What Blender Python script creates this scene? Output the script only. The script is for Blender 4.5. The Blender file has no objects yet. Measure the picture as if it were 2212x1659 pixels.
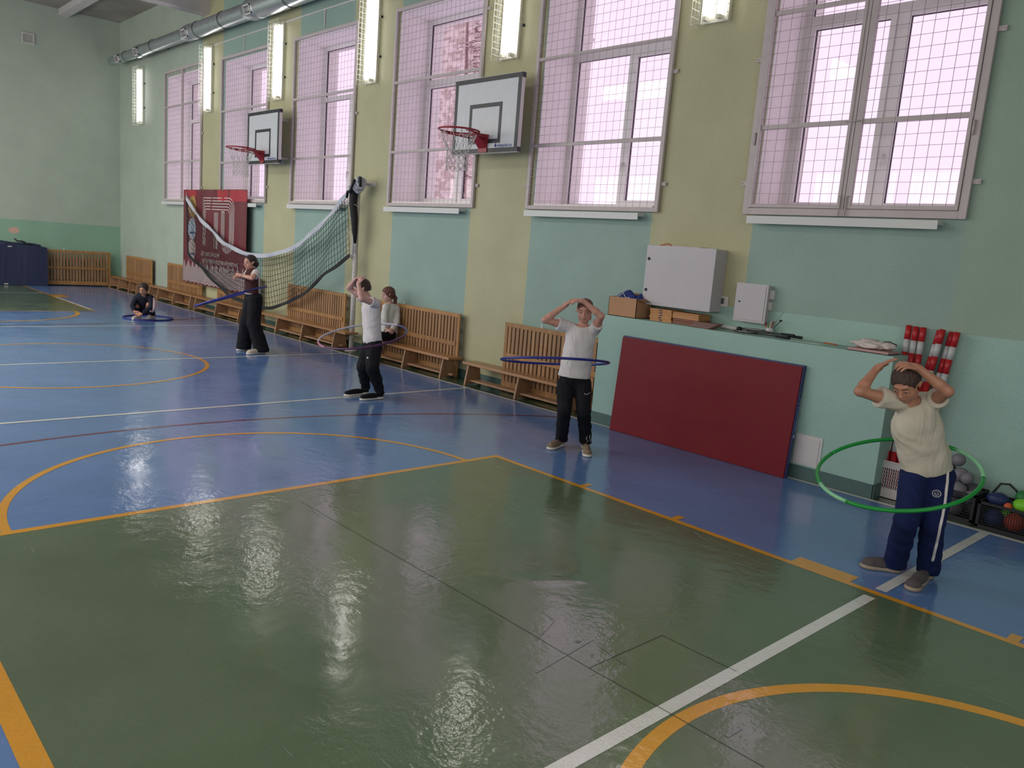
import bpy, bmesh, math, random
import numpy as np
from mathutils import Vector, Matrix
random.seed(7); np.random.seed(7)
sc = bpy.context.scene
col = sc.collection
# ------------------------------------------------------------------ camera
CAM = np.array([11.4291, -2.7325, 1.8925]); YAW, PIT, ROL, FPX = 0.7575, -0.1660, 0.0788, 1718.69
_f = np.array([-math.cos(YAW)*math.cos(PIT), math.sin(YAW)*math.cos(PIT), math.sin(PIT)])
_r = np.cross(_f, [0, 0, 1]); _r /= np.linalg.norm(_r); _u = np.cross(_r, _f)
_r, _u = math.cos(ROL)*_r+math.sin(ROL)*_u, -math.sin(ROL)*_r+math.cos(ROL)*_u
cd = bpy.data.cameras.new('camera'); cam = bpy.data.objects.new('camera', cd); col.objects.link(cam)
M4 = Matrix(((_r[0], _u[0], -_f[0], CAM[0]), (_r[1], _u[1], -_f[1], CAM[1]), (_r[2], _u[2], -_f[2], CAM[2]), (0, 0, 0, 1)))
cam.matrix_world = M4; cd.sensor_width = 36; cd.sensor_fit = 'HORIZONTAL'; cd.lens = FPX/2212*36; cd.clip_end = 300
sc.camera = cam
# ------------------------------------------------------------------ world, light, exposure
w = bpy.data.worlds.new('sky'); sc.world = w; w.use_nodes = True
bg = w.node_tree.nodes['Background']; bg.inputs[0].default_value = (0.95, 0.745, 0.94, 1); bg.inputs[1].default_value = 1.36
sc.view_settings.view_transform = 'Standard'; sc.view_settings.look = 'None'; sc.view_settings.exposure = 0.0; sc.view_settings.gamma = 1.0
try: sc.view_settings.use_curve_mapping = False
except Exception: pass
sc.cycles.max_bounces = 7; sc.cycles.diffuse_bounces = 4; sc.cycles.glossy_bounces = 3; sc.cycles.transparent_max_bounces = 12
sc.cycles.sample_clamp_indirect = 6; sc.cycles.caustics_reflective = False; sc.cycles.use_denoising = True
def area(name, loc, rot, sx, sy, power, color=(1, 1, 1)):
    l = bpy.data.lights.new(name, 'AREA'); l.shape = 'RECTANGLE'; l.size = sx; l.size_y = sy; l.energy = power; l.color = color
    o = bpy.data.objects.new(name, l); col.objects.link(o); o.location = loc; o.rotation_euler = rot; return o
# added soft fill panels, out of view, that brighten the hall
area('opposite_wall_fill', (-6.3, -5.0, 2.9), (math.radians(84), 0, 0), 12, 2.6, 410, (1.0, 0.95, 0.93))
area('opposite_wall_fill', (6.6, -5.0, 2.9), (math.radians(84), 0, 0), 12, 2.6, 205, (1.0, 0.95, 0.93))
area('end_wall_fill', (12.9, -1.5, 2.6), (math.radians(84), 0, math.radians(90)), 6, 2.4, 90, (1.0, 0.96, 0.92))  # added unseen fill from the near end wall
area('ceiling_fill', (-4.5, -4.1, 6.3), (0, 0, 0), 15, 1.8, 640, (1.0, 0.97, 0.94))  # added fill below the ceiling, brightens the far floor and far wall
# ------------------------------------------------------------------ materials
def srgb(r, g, b):
    f = lambda c: (c/255/12.92) if c/255 <= 0.04045 else ((c/255+0.055)/1.055)**2.4
    return (f(r), f(g), f(b), 1)
MATS = {}
def mat(name, c, rough=0.6, metal=0.0, spec=0.5, noise=0.0, nscale=8.0, bump=0.0, bscale=60.0, emit=None, estr=0.0, coat=0.0):
    if name in MATS: return MATS[name]
    m = bpy.data.materials.new(name); m.use_nodes = True; nt = m.node_tree; p = nt.nodes['Principled BSDF']
    p.inputs['Base Color'].default_value = c; p.inputs['Roughness'].default_value = rough; p.inputs['Metallic'].default_value = metal
    p.inputs['Specular IOR Level'].default_value = spec; p.inputs['Coat Weight'].default_value = coat
    if emit: p.inputs['Emission Color'].default_value = emit; p.inputs['Emission Strength'].default_value = estr
    tc = nt.nodes.new('ShaderNodeTexCoord')
    if noise:
        n = nt.nodes.new('ShaderNodeTexNoise'); n.inputs['Scale'].default_value = nscale; n.inputs['Detail'].default_value = 5
        nt.links.new(tc.outputs['Object'], n.inputs['Vector'])
        r = nt.nodes.new('ShaderNodeMapRange'); r.inputs[1].default_value = 0.3; r.inputs[2].default_value = 0.7
        r.inputs[3].default_value = 1-noise; r.inputs[4].default_value = 1+noise; nt.links.new(n.outputs['Fac'], r.inputs[0])
        mx = nt.nodes.new('ShaderNodeVectorMath'); mx.operation = 'SCALE'; mx.inputs[0].default_value = c[:3]
        nt.links.new(r.outputs[0], mx.inputs['Scale']); nt.links.new(mx.outputs[0], p.inputs['Base Color'])
    if bump:
        n = nt.nodes.new('ShaderNodeTexNoise'); n.inputs['Scale'].default_value = bscale; n.inputs['Detail'].default_value = 4
        nt.links.new(tc.outputs['Object'], n.inputs['Vector'])
        b = nt.nodes.new('ShaderNodeBump'); b.inputs['Strength'].default_value = bump; b.inputs['Distance'].default_value = 0.01
        nt.links.new(n.outputs['Fac'], b.inputs['Height']); nt.links.new(b.outputs[0], p.inputs['Normal'])
    MATS[name] = m; return m
def N(nt, typ, **kw):
    n = nt.nodes.new(typ)
    for k, v in kw.items(): setattr(n, k, v)
    return n
def lk(nt, a, b): nt.links.new(a, b)
def mth(nt, op, a, b=None, c=None):
    n = N(nt, 'ShaderNodeMath', operation=op)
    for i, x in enumerate((a, b, c)):
        if x is None: continue
        if isinstance(x, (int, float)): n.inputs[i].default_value = x
        else: lk(nt, x, n.inputs[i])
    return n.outputs[0]
def mixc(nt, fac, a, b):
    n = N(nt, 'ShaderNodeMix', data_type='RGBA')
    if isinstance(fac, (int, float)): n.inputs[0].default_value = fac
    else: lk(nt, fac, n.inputs[0])
    for i, x in ((6, a), (7, b)):
        if isinstance(x, tuple): n.inputs[i].default_value = x
        else: lk(nt, x, n.inputs[i])
    return n.outputs[2]
def noise(nt, vec, scale, detail=4, rough=0.5):
    n = N(nt, 'ShaderNodeTexNoise'); n.inputs['Scale'].default_value = scale; n.inputs['Detail'].default_value = detail
    n.inputs['Roughness'].default_value = rough; lk(nt, vec, n.inputs['Vector']); return n.outputs['Fac']
def rng(nt, v, a, b, c, d):
    n = N(nt, 'ShaderNodeMapRange'); lk(nt, v, n.inputs[0])
    for i, x in enumerate((a, b, c, d)): n.inputs[i+1].default_value = x
    return n.outputs[0]
# vinyl floor: one relief for every painted colour, from world position
BULGE = (8.41, 0.53)
def floor_mat(name, c):
    if name in MATS: return MATS[name]
    m = bpy.data.materials.new(name); m.use_nodes = True; nt = m.node_tree; p = nt.nodes['Principled BSDF']
    g = N(nt, 'ShaderNodeNewGeometry'); pos = g.outputs['Position']; sx = N(nt, 'ShaderNodeSeparateXYZ'); lk(nt, pos, sx.inputs[0])
    speck = noise(nt, pos, 220, 2); blot = noise(nt, pos, 1.1, 5, 0.6)
    k = mth(nt, 'MULTIPLY', rng(nt, speck, 0.3, 0.7, 0.86, 1.14), rng(nt, blot, 0.3, 0.7, 0.90, 1.10))
    v = N(nt, 'ShaderNodeVectorMath', operation='SCALE'); v.inputs[0].default_value = c[:3]; lk(nt, k, v.inputs['Scale'])
    # thin pale scratches: stretched noise rotated several ways
    scr = None
    for ang, sc_, th in ((0.4, 1.6, 0.76), (1.9, 2.1, 0.765), (2.8, 1.3, 0.77)):
        mp = N(nt, 'ShaderNodeMapping'); mp.inputs['Rotation'].default_value = (0, 0, ang); mp.inputs['Scale'].default_value = (1.3*sc_, 42*sc_, 1)
        lk(nt, pos, mp.inputs[0]); s = rng(nt, noise(nt, mp.outputs[0], 1.0, 1.5), th, th+0.03, 0, 1)
        scr = s if scr is None else mth(nt, 'MAXIMUM', scr, s)
    colr = mixc(nt, mth(nt, 'MULTIPLY', scr, 0.16), v.outputs[0], (0.55, 0.56, 0.55, 1))
    lk(nt, colr, p.inputs['Base Color'])
    lk(nt, mth(nt, 'ADD', rng(nt, noise(nt, pos, 2.2, 4, 0.6), 0.3, 0.7, 0.09, 0.19), mth(nt, 'MULTIPLY', scr, 0.25)), p.inputs['Roughness'])
    p.inputs['Specular IOR Level'].default_value = 0.95
    # relief: long swells, small dents, and one raised bubble
    big = noise(nt, pos, 2.6, 2, 0.5); med = noise(nt, pos, 9.0, 3, 0.6); fine = noise(nt, pos, 34, 3, 0.6)
    patch = rng(nt, noise(nt, pos, 0.9, 1), 0.40, 0.58, 0.25, 1.0)
    h = mth(nt, 'ADD', mth(nt, 'MULTIPLY', big, 0.55), mth(nt, 'MULTIPLY', mth(nt, 'MULTIPLY', med, patch), 0.50))
    h = mth(nt, 'ADD', h, mth(nt, 'MULTIPLY', mth(nt, 'MULTIPLY', fine, patch), 0.11))
    dx = mth(nt, 'SUBTRACT', sx.outputs[0], BULGE[0]); dy = mth(nt, 'SUBTRACT', sx.outputs[1], BULGE[1])
    a = mth(nt, 'MULTIPLY_ADD', dx, 0.5, mth(nt, 'MULTIPLY', dy, 0.866)); b = mth(nt, 'MULTIPLY_ADD', dx, 0.866, mth(nt, 'MULTIPLY', dy, -0.5))
    e = mth(nt, 'ADD', mth(nt, 'POWER', mth(nt, 'ABSOLUTE', mth(nt, 'DIVIDE', a, 0.235)), 6.0), mth(nt, 'POWER', mth(nt, 'ABSOLUTE', mth(nt, 'DIVIDE', b, 0.055)), 3.0))
    bb = mth(nt, 'DIVIDE', 1.0, mth(nt, 'ADD', 1.0, e))
    h = mth(nt, 'ADD', h, mth(nt, 'MULTIPLY', bb, 0.75))
    bp = N(nt, 'ShaderNodeBump'); bp.inputs['Strength'].default_value = 0.85; bp.inputs['Distance'].default_value = 0.0095
    lk(nt, h, bp.inputs['Height']); lk(nt, bp.outputs[0], p.inputs['Normal'])
    MATS[name] = m; return m
def wall_mat(name, kind):
    m = bpy.data.materials.new(name); m.use_nodes = True; nt = m.node_tree; p = nt.nodes['Principled BSDF']
    g = N(nt, 'ShaderNodeNewGeometry'); pos = g.outputs['Position']; s = N(nt, 'ShaderNodeSeparateXYZ'); lk(nt, pos, s.inputs[0])
    teal, yellow, mint, sage = PAINT['teal'], PAINT['yellow'], PAINT['mint'], PAINT['sage']
    if kind == 'window':
        x, z = s.outputs[0], s.outputs[2]
        ch = lambda q, a, b: mth(nt, 'MULTIPLY', mth(nt, 'GREATER_THAN', q, a), mth(nt, 'LESS_THAN', q, b))
        ys = None
        for a, b in ((-7.25, -6.15), (-4.02, -2.72), (-0.85, 0.52), (2.47, 3.73), (5.70, 6.99)):
            t = ch(x, a, b); ys = t if ys is None else mth(nt, 'MAXIMUM', ys, t)
        base = mixc(nt, rng(nt, x, 8.95, 9.02, 0, 1), teal, PAINT['green'])
        base = mixc(nt, rng(nt, x, -7.4, -7.38, 1, 0), base, sage)
        c = mixc(nt, ys, base, yellow)
        band = mth(nt, 'MULTIPLY', mth(nt, 'LESS_THAN', z, 1.49), mth(nt, 'GREATER_THAN', x, 5.45))
        c = mixc(nt, band, c, mint)
    elif kind == 'mint': 
        c = mixc(nt, 0.0, mint, mint)
    elif kind == 'far':
        c = mixc(nt, mth(nt, 'LESS_THAN', s.outputs[2], 1.68), sage, PAINT['mintfar'])
        dx = mth(nt, 'DIVIDE', mth(nt, 'SUBTRACT', s.outputs[1], 2.05), 0.13); dz = mth(nt, 'DIVIDE', mth(nt, 'SUBTRACT', s.outputs[2], 1.40), 0.085)
        rr = mth(nt, 'ADD', mth(nt, 'MULTIPLY', dx, dx), mth(nt, 'MULTIPLY', dz, dz))
        rr = mth(nt, 'ADD', rr, mth(nt, 'MULTIPLY', noise(nt, pos, 14, 3), 0.8))
        c = mixc(nt, mth(nt, 'LESS_THAN', rr, 1.3), c, srgb(205, 165, 150))
    else: c = mixc(nt, 0.0, sage, sage)
    k = mth(nt, 'MULTIPLY', rng(nt, noise(nt, pos, 1.3, 5, 0.6), 0.3, 0.7, 0.93, 1.06), rng(nt, noise(nt, pos, 70, 3), 0.3, 0.7, 0.95, 1.05))
    v = N(nt, 'ShaderNodeVectorMath', operation='SCALE'); lk(nt, c, v.inputs[0]); lk(nt, k, v.inputs['Scale']); lk(nt, v.outputs[0], p.inputs['Base Color'])
    p.inputs['Roughness'].default_value = 0.55; p.inputs['Specular IOR Level'].default_value = 0.3
    bp = N(nt, 'ShaderNodeBump'); bp.inputs['Strength'].default_value = 0.35; bp.inputs['Distance'].default_value = 0.006
    lk(nt, mth(nt, 'ADD', noise(nt, pos, 45, 4, 0.6), mth(nt, 'MULTIPLY', noise(nt, pos, 3, 2), 0.8)), bp.inputs['Height']); lk(nt, bp.outputs[0], p.inputs['Normal'])
    MATS[name] = m; return m
PAINT = dict(teal=srgb(144, 168, 158), yellow=srgb(178, 175, 140), mint=srgb(156, 187, 176), green=srgb(148, 168, 152), sage=srgb(172, 182, 169), mintfar=srgb(140, 174, 152))
def wood_mat(name, c1, c2, axis='X', sc_=6.0, rough=0.42):
    m = bpy.data.materials.new(name); m.use_nodes = True; nt = m.node_tree; p = nt.nodes['Principled BSDF']
    tc = N(nt, 'ShaderNodeTexCoord'); oi = N(nt, 'ShaderNodeObjectInfo'); mp = N(nt, 'ShaderNodeMapping')
    s = {'X': (0.6, 9, 9), 'Y': (9, 0.6, 9), 'Z': (9, 9, 0.6)}[axis]; mp.inputs['Scale'].default_value = tuple(q*sc_/6 for q in s)
    lk(nt, tc.outputs['Object'], mp.inputs[0])
    cb = N(nt, 'ShaderNodeCombineXYZ'); rnd = mth(nt, 'MULTIPLY', oi.outputs['Random'], 30); lk(nt, rnd, cb.inputs[0]); lk(nt, rnd, cb.inputs[2]); lk(nt, cb.outputs[0], mp.inputs['Location'])
    f = noise(nt, mp.outputs[0], 1.6, 6, 0.65)
    c = mixc(nt, rng(nt, f, 0.32, 0.68, 0, 1), c1, c2)
    v = N(nt, 'ShaderNodeVectorMath', operation='SCALE'); lk(nt, c, v.inputs[0]); lk(nt, rng(nt, oi.outputs['Random'], 0, 1, 0.86, 1.12), v.inputs['Scale'])
    lk(nt, v.outputs[0], p.inputs['Base Color']); p.inputs['Roughness'].default_value = rough
    MATS[name] = m; return m
# ------------------------------------------------------------------ mesh helpers
class MB:
    def __init__(s): s.v = []; s.f = []; s.sm = []
    def add(s, vs, fs, smooth=False):
        n = len(s.v); s.v += [tuple(float(c) for c in q) for q in vs]; s.f += [tuple(i+n for i in f) for f in fs]; s.sm += [smooth]*len(fs); return s
    def box(s, x0, x1, y0, y1, z0, z1):
        return s.add([(x0, y0, z0), (x1, y0, z0), (x1, y1, z0), (x0, y1, z0), (x0, y0, z1), (x1, y0, z1), (x1, y1, z1), (x0, y1, z1)],
                     [(0, 3, 2, 1), (4, 5, 6, 7), (0, 1, 5, 4), (1, 2, 6, 5), (2, 3, 7, 6), (3, 0, 4, 7)])
    def quad(s, *p): return s.add(p, [tuple(range(len(p)))])
    def tube(s, pts, r, n=6, closed=False, caps=True, smooth=True, r2=None):
        P = [Vector(p) for p in pts]; m = len(P); R = r if isinstance(r, (list, tuple)) else [r]*m
        vs = []; t0 = None; nrm = None
        for i in range(m):
            if closed: t = (P[(i+1) % m]-P[i-1]).normalized()
            else: t = (P[min(i+1, m-1)]-P[max(i-1, 0)]).normalized()
            if nrm is None:
                nrm = t.orthogonal().normalized() if abs(t.z) > 0.9 else t.cross(Vector((0, 0, 1))).normalized()
            else: nrm = (nrm-t*nrm.dot(t)).normalized()
            b = t.cross(nrm)
            for k in range(n):
                a = 2*math.pi*k/n+ (math.pi/4 if n == 4 else 0); vs.append(P[i]+(nrm*math.cos(a)+b*math.sin(a)*(r2 or 1))*R[i])
        fs = []
        for i in range(m if closed else m-1):
            j = (i+1) % m
            for k in range(n): fs.append((i*n+k, i*n+(k+1) % n, j*n+(k+1) % n, j*n+k))
        if caps and not closed: fs += [tuple(range(n))[::-1], tuple((m-1)*n+k for k in range(n))]
        return s.add(vs, fs, smooth)
    def bar(s, a, b, wx, wy, up=(0, 0, 1)):
        a = Vector(a); b = Vector(b); t = (b-a).normalized(); u = Vector(up); x = t.cross(u).normalized(); y = x.cross(t).normalized()
        vs = [p+x*sx*wx/2+y*sy*wy/2 for p in (a, b) for sx, sy in ((-1, -1), (1, -1), (1, 1), (-1, 1))]
        return s.add(vs, [(0, 1, 2, 3)[::-1], (4, 5, 6, 7), (0, 1, 5, 4), (1, 2, 6, 5), (2, 3, 7, 6), (3, 0, 4, 7)])
    def lathe(s, prof, n=24, c=(0, 0, 0), smooth=True, ax=None):
        vs = []; A = ax or Matrix.Identity(3)
        for r, z in prof:
            for k in range(n): a = 2*math.pi*k/n; vs.append(Vector(c)+A @ Vector((r*math.cos(a), r*math.sin(a), z)))
        fs = [(i*n+k, i*n+(k+1) % n, (i+1)*n+(k+1) % n, (i+1)*n+k) for i in range(len(prof)-1) for k in range(n)]
        fs += [tuple(range(n))[::-1], tuple((len(prof)-1)*n+k for k in range(n))]
        return s.add(vs, fs, smooth)
    def prism(s, poly, y0, y1, plane='XZ'):
        f = {'XZ': lambda a, b, y: (a, y, b), 'YZ': lambda a, b, y: (y, a, b), 'XY': lambda a, b, y: (a, b, y)}[plane]
        n = len(poly); vs = [f(a, b, y0) for a, b in poly]+[f(a, b, y1) for a, b in poly]
        return s.add(vs, [tuple(range(n)), tuple(range(n, 2*n))[::-1]]+[(i, i+n, (i+1) % n+n, (i+1) % n) for i in range(n)])
    def build(s, name, m, parent=None, world=False, bevel=0.0, loc=None, kind=None, label=None):
        me = bpy.data.meshes.new(name); v = s.v
        if world and parent is not None:
            L = world_loc(parent); v = [(a-L[0], b-L[1], c-L[2]) for a, b, c in v]
        me.from_pydata(v, [], s.f); me.update()
        me.polygons.foreach_set('use_smooth', s.sm)
        if bevel or True:
            bm = bmesh.new(); bm.from_mesh(me); bmesh.ops.recalc_face_normals(bm, faces=bm.faces)
            if bevel: bmesh.ops.bevel(bm, geom=[e for e in bm.edges], offset=bevel, segments=2, affect='EDGES', profile=0.6)
            bm.to_mesh(me); bm.free()
        return link(name, me, m, parent, loc, kind, label)
def world_loc(o):
    L = Vector(o.location)
    while o.parent: o = o.parent; L += Vector(o.location)
    return L
def link(name, me, m, parent=None, loc=None, kind=None, label=None):
    o = bpy.data.objects.new(name, me); col.objects.link(o)
    for q in (m if isinstance(m, (list, tuple)) else [m]): me.materials.append(q)
    if parent is not None: o.parent = parent
    if loc: o.location = loc
    if kind: o['kind'] = kind
    if label: o['label'] = label
    return o
def thing(name, label, cat, loc=(0, 0, 0), group=None, rz=0):
    o = bpy.data.objects.new(name, None); col.objects.link(o); o.location = loc; o.rotation_euler = (0, 0, rz); o.empty_display_size = 0.1
    o['label'] = label; o['category'] = cat
    if group: o['group'] = group
    return o
def tag(o, label, cat, group=None):
    o['label'] = label; o['category'] = cat
    if group: o['group'] = group
    return o
def dup(o, loc, label=None, rz=None):
    def cp(a, par):
        c = a.copy(); col.objects.link(c)
        if par is not None: c.parent = par
        for ch in a.children: cp(ch, c)
        return c
    r = cp(o, None); r.location = loc
    if rz is not None: r.rotation_euler = (0, 0, rz)
    if label: r['label'] = label
    return r
def inst(o, loc, rot=None, scale=None):
    c = o.copy(); col.objects.link(c); c.location = loc
    if rot: c.rotation_euler = rot
    if scale: c.scale = scale
    return c
def text(name, body, size, m, parent, loc, rot, extrude=0.001, sx=1.0, align='LEFT'):
    cu = bpy.data.curves.new(name, 'FONT'); cu.body = body; cu.size = size; cu.extrude = extrude; cu.align_x = align
    t = bpy.data.objects.new('tmp', cu); col.objects.link(t); dg = bpy.context.evaluated_depsgraph_get(); dg.update()
    me = bpy.data.meshes.new_from_object(t.evaluated_get(dg)); me.transform(Matrix.Diagonal((sx, 1, 1, 1))); bpy.data.objects.remove(t)
    o = link(name, me, m, parent); o.location = loc; o.rotation_euler = rot; return o
white_paint = mat('white_paint', srgb(205, 200, 198), 0.45, noise=0.04)
pvc = mat('window_plastic', srgb(228, 222, 224), 0.35)
steel_paint = mat('painted_steel', srgb(190, 178, 178), 0.5, noise=0.05)
wire_m = mat('grey_wire', srgb(150, 138, 140), 0.5, metal=0.3)
dark_metal = mat('dark_metal', srgb(60, 60, 62), 0.45, metal=0.6)
black_m = mat('black_paint', srgb(28, 28, 32), 0.5)
YW = 4.66
# ================================================================== STRUCTURE
XF, XN, YL, ZC = -13.0, 13.4, -5.3, 7.14
floor_blue = floor_mat('blue_vinyl', srgb(96, 128, 178)); floor_green = floor_mat('green_vinyl', srgb(92, 108, 81)); floor_border = floor_mat('border_vinyl', srgb(64, 82, 62))
line_white = floor_mat('white_line_paint', srgb(215, 215, 210)); line_orange = floor_mat('orange_line_paint', srgb(216, 152, 40)); line_red = floor_mat('red_line_paint', srgb(110, 40, 62))
fl = MB().box(XF-0.3, XN+0.3, YL-0.3, YW+0.8, -0.2, 0.0).build('floor', floor_blue, kind='structure')
def flat(name, m, z, rects=None, ring=None):
    b = MB()
    for x0, x1, y0, y1 in (rects or []): b.quad((x0, y0, z), (x1, y0, z), (x1, y1, z), (x0, y1, z))
    if ring:
        cx, cy, r0, r1, a0, a1 = ring; n = 96
        A = [a0+(a1-a0)*i/n for i in range(n+1)]
        for a, c in zip(A, A[1:]): b.quad((cx+r0*math.cos(a), cy+r0*math.sin(a), z), (cx+r1*math.cos(a), cy+r1*math.sin(a), z), (cx+r1*math.cos(c), cy+r1*math.sin(c), z), (cx+r0*math.cos(c), cy+r0*math.sin(c), z))
    return b.build(name, m, fl)
flat('border_zone', floor_border, 0.0006, [(XF, XN, 4.17, YW), (XF, XN, YL, -4.17)])
flat('key_area', floor_green, 0.0008, [(6.15, XN, -2.13, 2.13)]); flat('key_area', floor_green, 0.0008, [(XF, -6.3, -2.13, 2.13)])
flat('side_line', line_white, 0.0020, [(XF, XN, 4.145, 4.205)]); flat('side_line', line_white, 0.0020, [(XF, XN, -4.205, -4.145)])
for x in (3.22, -0.005, -3.83): flat('cross_line', line_white, 0.0021, [(x, x+0.055, -4.2, 4.2)])
flat('end_line', line_white, 0.0021, [(9.63, 9.70, 2.20, 4.2), (9.63, 9.70, -2.05, 2.045), (9.63, 9.70, -4.2, -2.2)])
flat('end_line', line_white, 0.0012, [(-10.36, -10.31, -4.2, 4.2)])
D = 6.15
flat('free_throw_line', line_orange, 0.0016, [(D-0.03, D+0.03, -2.15, 2.15)])
flat('free_throw_line', line_orange, 0.0016, [(-6.33, -6.27, -2.15, 1.75)])
for s in (1, -1):
    y0, y1 = (2.105, 2.16) if s > 0 else (-2.19, -2.10)
    flat('key_edge_line', line_orange, 0.0017, [(D-0.03, 12.6, y0, y1)])
    rr = []
    for a, b, d in ((1.03, 1.09, .11), (1.96, 2.02, .11), (2.94, 3.34, .14), (4.22, 4.28, .11), (4.22, 4.62, .11)): rr.append((D+a, D+b, s*2.15 if s > 0 else s*2.15-d, s*2.15+d if s > 0 else s*2.15))
    flat('lane_mark', line_orange, 0.0018, rr[:4])
    flat('key_edge_line', line_orange, 0.0017, [(XF, -6.27, y0, y1)])
flat('lane_mark', line_orange, 0.0018, [(-9.95, -9.35, 2.15, 2.45)])
flat('whitish_line', line_white, 0.0022, [(-9.3, -6.65, 2.12, 2.18)])  # whitish strip laid along part of the far key edge
flat('centre_circle', line_orange, 0.0016, ring=(0, 0, 1.745, 1.80, 0, 2*math.pi))
flat('free_throw_circle', line_orange, 0.0015, ring=(D, 0, 1.745, 1.80, math.pi/2, 1.5*math.pi))
flat('free_throw_circle', line_orange, 0.0015, ring=(-6.3, 0, 1.72, 1.80, -math.pi/2, math.pi/2))
flat('basket_arc', line_orange, 0.0015, ring=(11.05, 0, 1.265, 1.335, math.pi/2, 1.5*math.pi))
flat('three_point_line', line_red, 0.0011, ring=(11.03, 0, 7.115, 7.16, math.pi-0.63, math.pi+0.63))
flat('three_point_line', line_red, 0.0011, ring=(-11.15, 0, 7.12, 7.165, -0.63, 0.63))
seam_m = floor_mat('floor_seam', srgb(40, 52, 40))
sb = MB()
def seam(a, b, wd=0.006):
    a = Vector((*a, 0.0024)); b = Vector((*b, 0.0024)); t = (b-a).normalized(); n = Vector((-t.y, t.x, 0))*wd/2
    sb.quad(a-n, b-n, b+n, a+n)
SEAMS = [((8.17,-.83),(9.30,-.60)),]
# ---- walls
wm = wall_mat('window_wall_paint', 'window')
OPEN = [(-9.38, -7.30), (-6.03, -4.00), (-2.80, -0.78), (0.47, 2.49), (3.74, 5.72), (6.97, 8.93)]
Z0, Z1 = 2.50, 5.38; YO = YW+0.78
b = MB(); b.box(XF-0.3, XN+0.3, YW, YO, 0, Z0); b.box(XF-0.3, XN+0.3, YW, YO, Z1, ZC+0.3)
xs = [XF-0.3]+[q for o in OPEN for q in o]+[XN+0.3]
for i in range(0, len(xs), 2): b.box(xs[i], xs[i+1], YW, YO, Z0, Z1)
b.build('wall_right', wm, kind='structure')
MB().box(XF-0.3, XF, YL-0.3, YW, 0, ZC+0.3).build('wall_far', wall_mat('far_wall_paint', 'far'), kind='structure')
MB().box(XN, XN+0.3, YL-0.3, YW, 0, ZC+0.3).build('wall_near', wall_mat('near_wall_paint', 'sage'), kind='structure')
MB().box(XF, XN, YL-0.3, YL, 0, ZC+0.3).build('wall_left', MATS['near_wall_paint'], kind='structure')
ceil_m = mat('ceiling_concrete', srgb(150, 142, 138), 0.8, noise=0.18, nscale=1.6, bump=0.3, bscale=12)
MB().box(XF-0.3, XN+0.3, YL-0.3, YO, ZC, ZC+0.3).build('ceiling', ceil_m, kind='structure')
bw = mat('beam_whitewash', srgb(196, 190, 190), 0.7, noise=0.06, nscale=3)
for i, x in enumerate((-7.05, -1.0, 5.0, 11.0)): MB().box(x-0.16, x+0.16, YL, YW, 6.45, ZC).build('trim_%d' % (i+1), bw, kind='structure')
MB().box(XF, -7.21, 3.17, 3.40, 6.98, ZC).build('trim_5', bw, kind='structure')
# plinth (boxed projection under the windows) with ledge
mint_w = wall_mat('plinth_paint', 'mint')
skirt_m = mat('skirting_paint', srgb(74, 100, 96), 0.5, noise=0.08)
MB().box(5.45, 8.74, 4.23, YW, 0, 1.255).build('trim_6', mint_w, kind='structure')
MB().box(5.42, 8.745, 4.222, 4.232, 0.0, 0.125).box(8.738, 8.752, 4.222, YW-0.01, 0, 0.125).build('baseboard_plinth', skirt_m, kind='structure')
MB().box(XF, 5.45, 4.645, YW+0.001, 0, 0.12).box(8.75, XN, 4.645, YW+0.001, 0, 0.12).build('baseboard_right', skirt_m, kind='structure')
MB().box(XF, XF+0.015, YL, YW, 0, 0.1).build('baseboard_far', skirt_m, kind='structure')
# ---- windows
glass = bpy.data.materials.new('window_glass'); glass.use_nodes = True; nt = glass.node_tree; nt.nodes.clear()
o_ = N(nt, 'ShaderNodeOutputMaterial'); tr = N(nt, 'ShaderNodeBsdfTransparent'); tr.inputs[0].default_value = (0.97, 0.95, 0.97, 1); gl = N(nt, 'ShaderNodeBsdfGlossy'); gl.inputs['Roughness'].default_value = 0.03
fr = N(nt, 'ShaderNodeLayerWeight'); fr.inputs[0].default_value = 0.5; ms = N(nt, 'ShaderNodeMixShader'); lk(nt, mth(nt, 'MULTIPLY_ADD', mth(nt, 'POWER', fr.outputs['Facing'], 5.0), 0.9, 0.04), ms.inputs[0]); lk(nt, tr.outputs[0], ms.inputs[1]); lk(nt, gl.outputs[0], ms.inputs[2]); lk(nt, ms.outputs[0], o_.inputs[0])
reveal_m = mat('reveal_whitewash', srgb(246, 240, 240), 0.6, noise=0.03)
ext_m = mat('outer_reveal', srgb(228, 228, 220), 0.8, noise=0.06, bump=0.3, bscale=20)
sill_m = mat('sill_white', srgb(206, 206, 204), 0.4)
gasket = mat('rubber_gasket', srgb(50, 46, 50), 0.7)
YF = 5.20
def frame_ring(b, x0, x1, z0, z1, t, y0, y1):
    b.box(x0, x0+t, y0, y1, z0, z1); b.box(x1-t, x1, y0, y1, z0, z1); b.box(x0+t, x1-t, y0, y1, z0, z0+t); b.box(x0+t, x1-t, y0, y1, z1-t, z1)
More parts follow.
